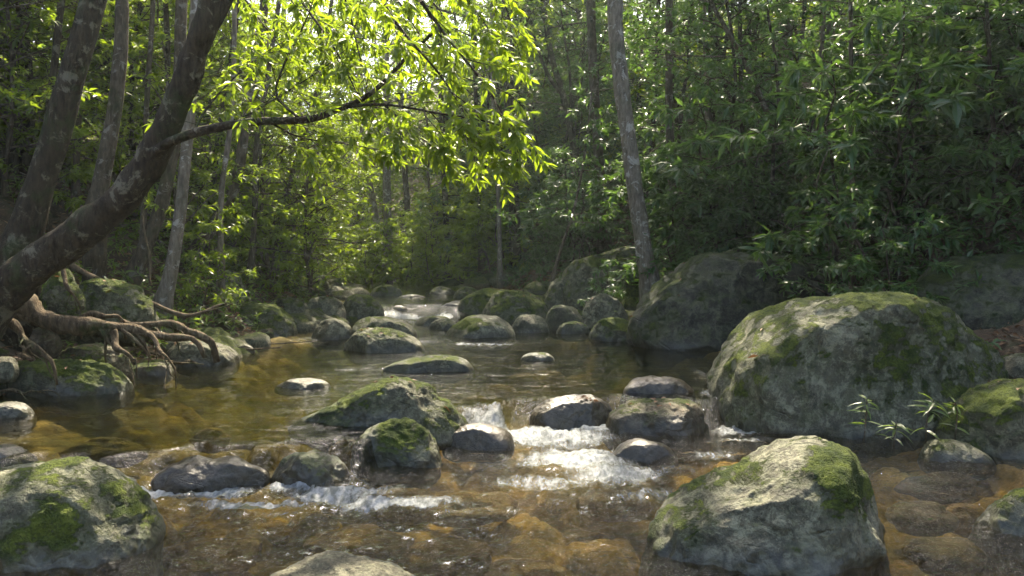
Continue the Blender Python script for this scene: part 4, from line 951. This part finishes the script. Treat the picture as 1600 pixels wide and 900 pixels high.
def under(side, n, y0, y1, dmax, leaf, L, name):
    def fx():
        y = rg.uniform(y0, y1); l, r0 = edges(y); d = rg.uniform(.3, dmax)
        return (l - d, y) if side < 0 else (r0 + d, y)
    x, y = scatter(n, fx)
    keep = (fbm2(x * .7, y * .7, 19, 3) > -.25) & ((side < 0) | (y > 10.6) | (x > 3.7))
    x, y = x[keep], y[keep]; z = ground(x, y) + rg.uniform(.02, .5, len(x)) ** 1.3
    mb = MB(); whorls(mb, np.stack([x, y, z], 1), rg.normal(0, .4, (len(x), 3)) + np.array([-side * .35, -.3, .6]), 6, L, .3, rg, flat=.7)
    tag(mb.build(name, M[leaf], smooth=False), None, None, kind='stuff')
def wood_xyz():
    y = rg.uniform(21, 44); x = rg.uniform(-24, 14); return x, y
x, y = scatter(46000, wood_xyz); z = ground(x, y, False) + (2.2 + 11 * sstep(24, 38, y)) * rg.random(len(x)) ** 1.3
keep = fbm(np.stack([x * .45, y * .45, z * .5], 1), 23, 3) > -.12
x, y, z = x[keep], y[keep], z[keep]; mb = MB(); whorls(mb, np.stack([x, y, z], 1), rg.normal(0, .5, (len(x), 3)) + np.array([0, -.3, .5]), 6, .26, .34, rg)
tag(mb.build('distant_woods', M['leaf_bright'], smooth=False), None, None, kind='stuff')  # sunlit leaf colour stands in for backlight on the far wood
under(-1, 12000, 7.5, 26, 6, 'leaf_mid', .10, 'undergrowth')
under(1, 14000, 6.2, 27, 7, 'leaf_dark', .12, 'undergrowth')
# ------------------------------------------------------------------ light, air, camera
EL, AZ = math.radians(52), math.radians(4)          # the sun stands ahead, a little to the right, high over the trees
s = Vector((math.sin(AZ) * math.cos(EL), math.cos(AZ) * math.cos(EL), math.sin(EL)))
sl = bpy.data.lights.new('sun', 'SUN'); sl.energy = 4.1; sl.angle = math.radians(.6); sl.color = (1, .88, .68)
so_ = bpy.data.objects.new('sun', sl); COL.objects.link(so_); so_.rotation_euler = s.to_track_quat('Z', 'Y').to_euler(); so_.location = s * 30
w = bpy.data.worlds.new('World'); scene.world = w; w.use_nodes = True
nt = w.node_tree; nt.nodes.clear()
sky = nt.nodes.new('ShaderNodeTexSky'); sky.sky_type = 'NISHITA'; sky.sun_disc = False; sky.air_density = .7; sky.dust_density = 4.; sky.ozone_density = .4; sky.sun_elevation = EL; sky.sun_rotation = AZ % (2 * PI)
bg = nt.nodes.new('ShaderNodeBackground'); bg.inputs['Strength'].default_value = .15
wo = nt.nodes.new('ShaderNodeOutputWorld'); nt.links.new(sky.outputs[0], bg.inputs['Color']); nt.links.new(bg.outputs[0], wo.inputs['Surface'])

mb = MB(); xa, ya, za = (-63, 63), (-15, 79), (-2, 32)
vv = [(x, y, z) for x in xa for y in ya for z in za]
mb.add(vv, np.array([[0, 1, 3, 2], [4, 6, 7, 5], [0, 4, 5, 1], [2, 3, 7, 6], [0, 2, 6, 4], [1, 5, 7, 3]]))
hm = bpy.data.materials.new('forest_haze'); hm.use_nodes = True; ht = hm.node_tree; ht.nodes.clear()
pv = ht.nodes.new('ShaderNodeVolumePrincipled'); pv.inputs['Color'].default_value = (.80, .96, .90, 1); pv.inputs['Density'].default_value = HAZE; pv.inputs['Anisotropy'].default_value = .35
ho = ht.nodes.new('ShaderNodeOutputMaterial'); ht.links.new(pv.outputs[0], ho.inputs['Volume'])
tag(mb.build('haze', hm, smooth=False), None, None, kind='stuff')

cd = bpy.data.cameras.new('camera'); cam = bpy.data.objects.new('camera', cd); COL.objects.link(cam)
cam.location = (0, 0, H); cam.rotation_euler = (PI / 2, 0, 0)
cd.sensor_width = 36; cd.lens = F / 1600 * 36; cd.shift_y = -50 / 1600; cd.clip_end = 400; cd.clip_start = .05
scene.camera = cam
scene.view_settings.view_transform = 'Standard'; scene.view_settings.look = 'None'; scene.view_settings.gamma = 1
scene.view_settings.exposure = EXPOSURE; scene.view_settings.use_curve_mapping = False
scene.render.engine = 'CYCLES'
cy = scene.cycles
cy.use_denoising = True; cy.use_adaptive_sampling = True; cy.adaptive_threshold = .03
try: cy.denoiser = 'OPENIMAGEDENOISE'
except Exception: pass
cy.max_bounces = 7; cy.diffuse_bounces = 3; cy.glossy_bounces = 3; cy.transmission_bounces = 5; cy.transparent_max_bounces = 12; cy.volume_bounces = 0
cy.caustics_reflective = False; cy.caustics_refractive = False; cy.sample_clamp_indirect = 4
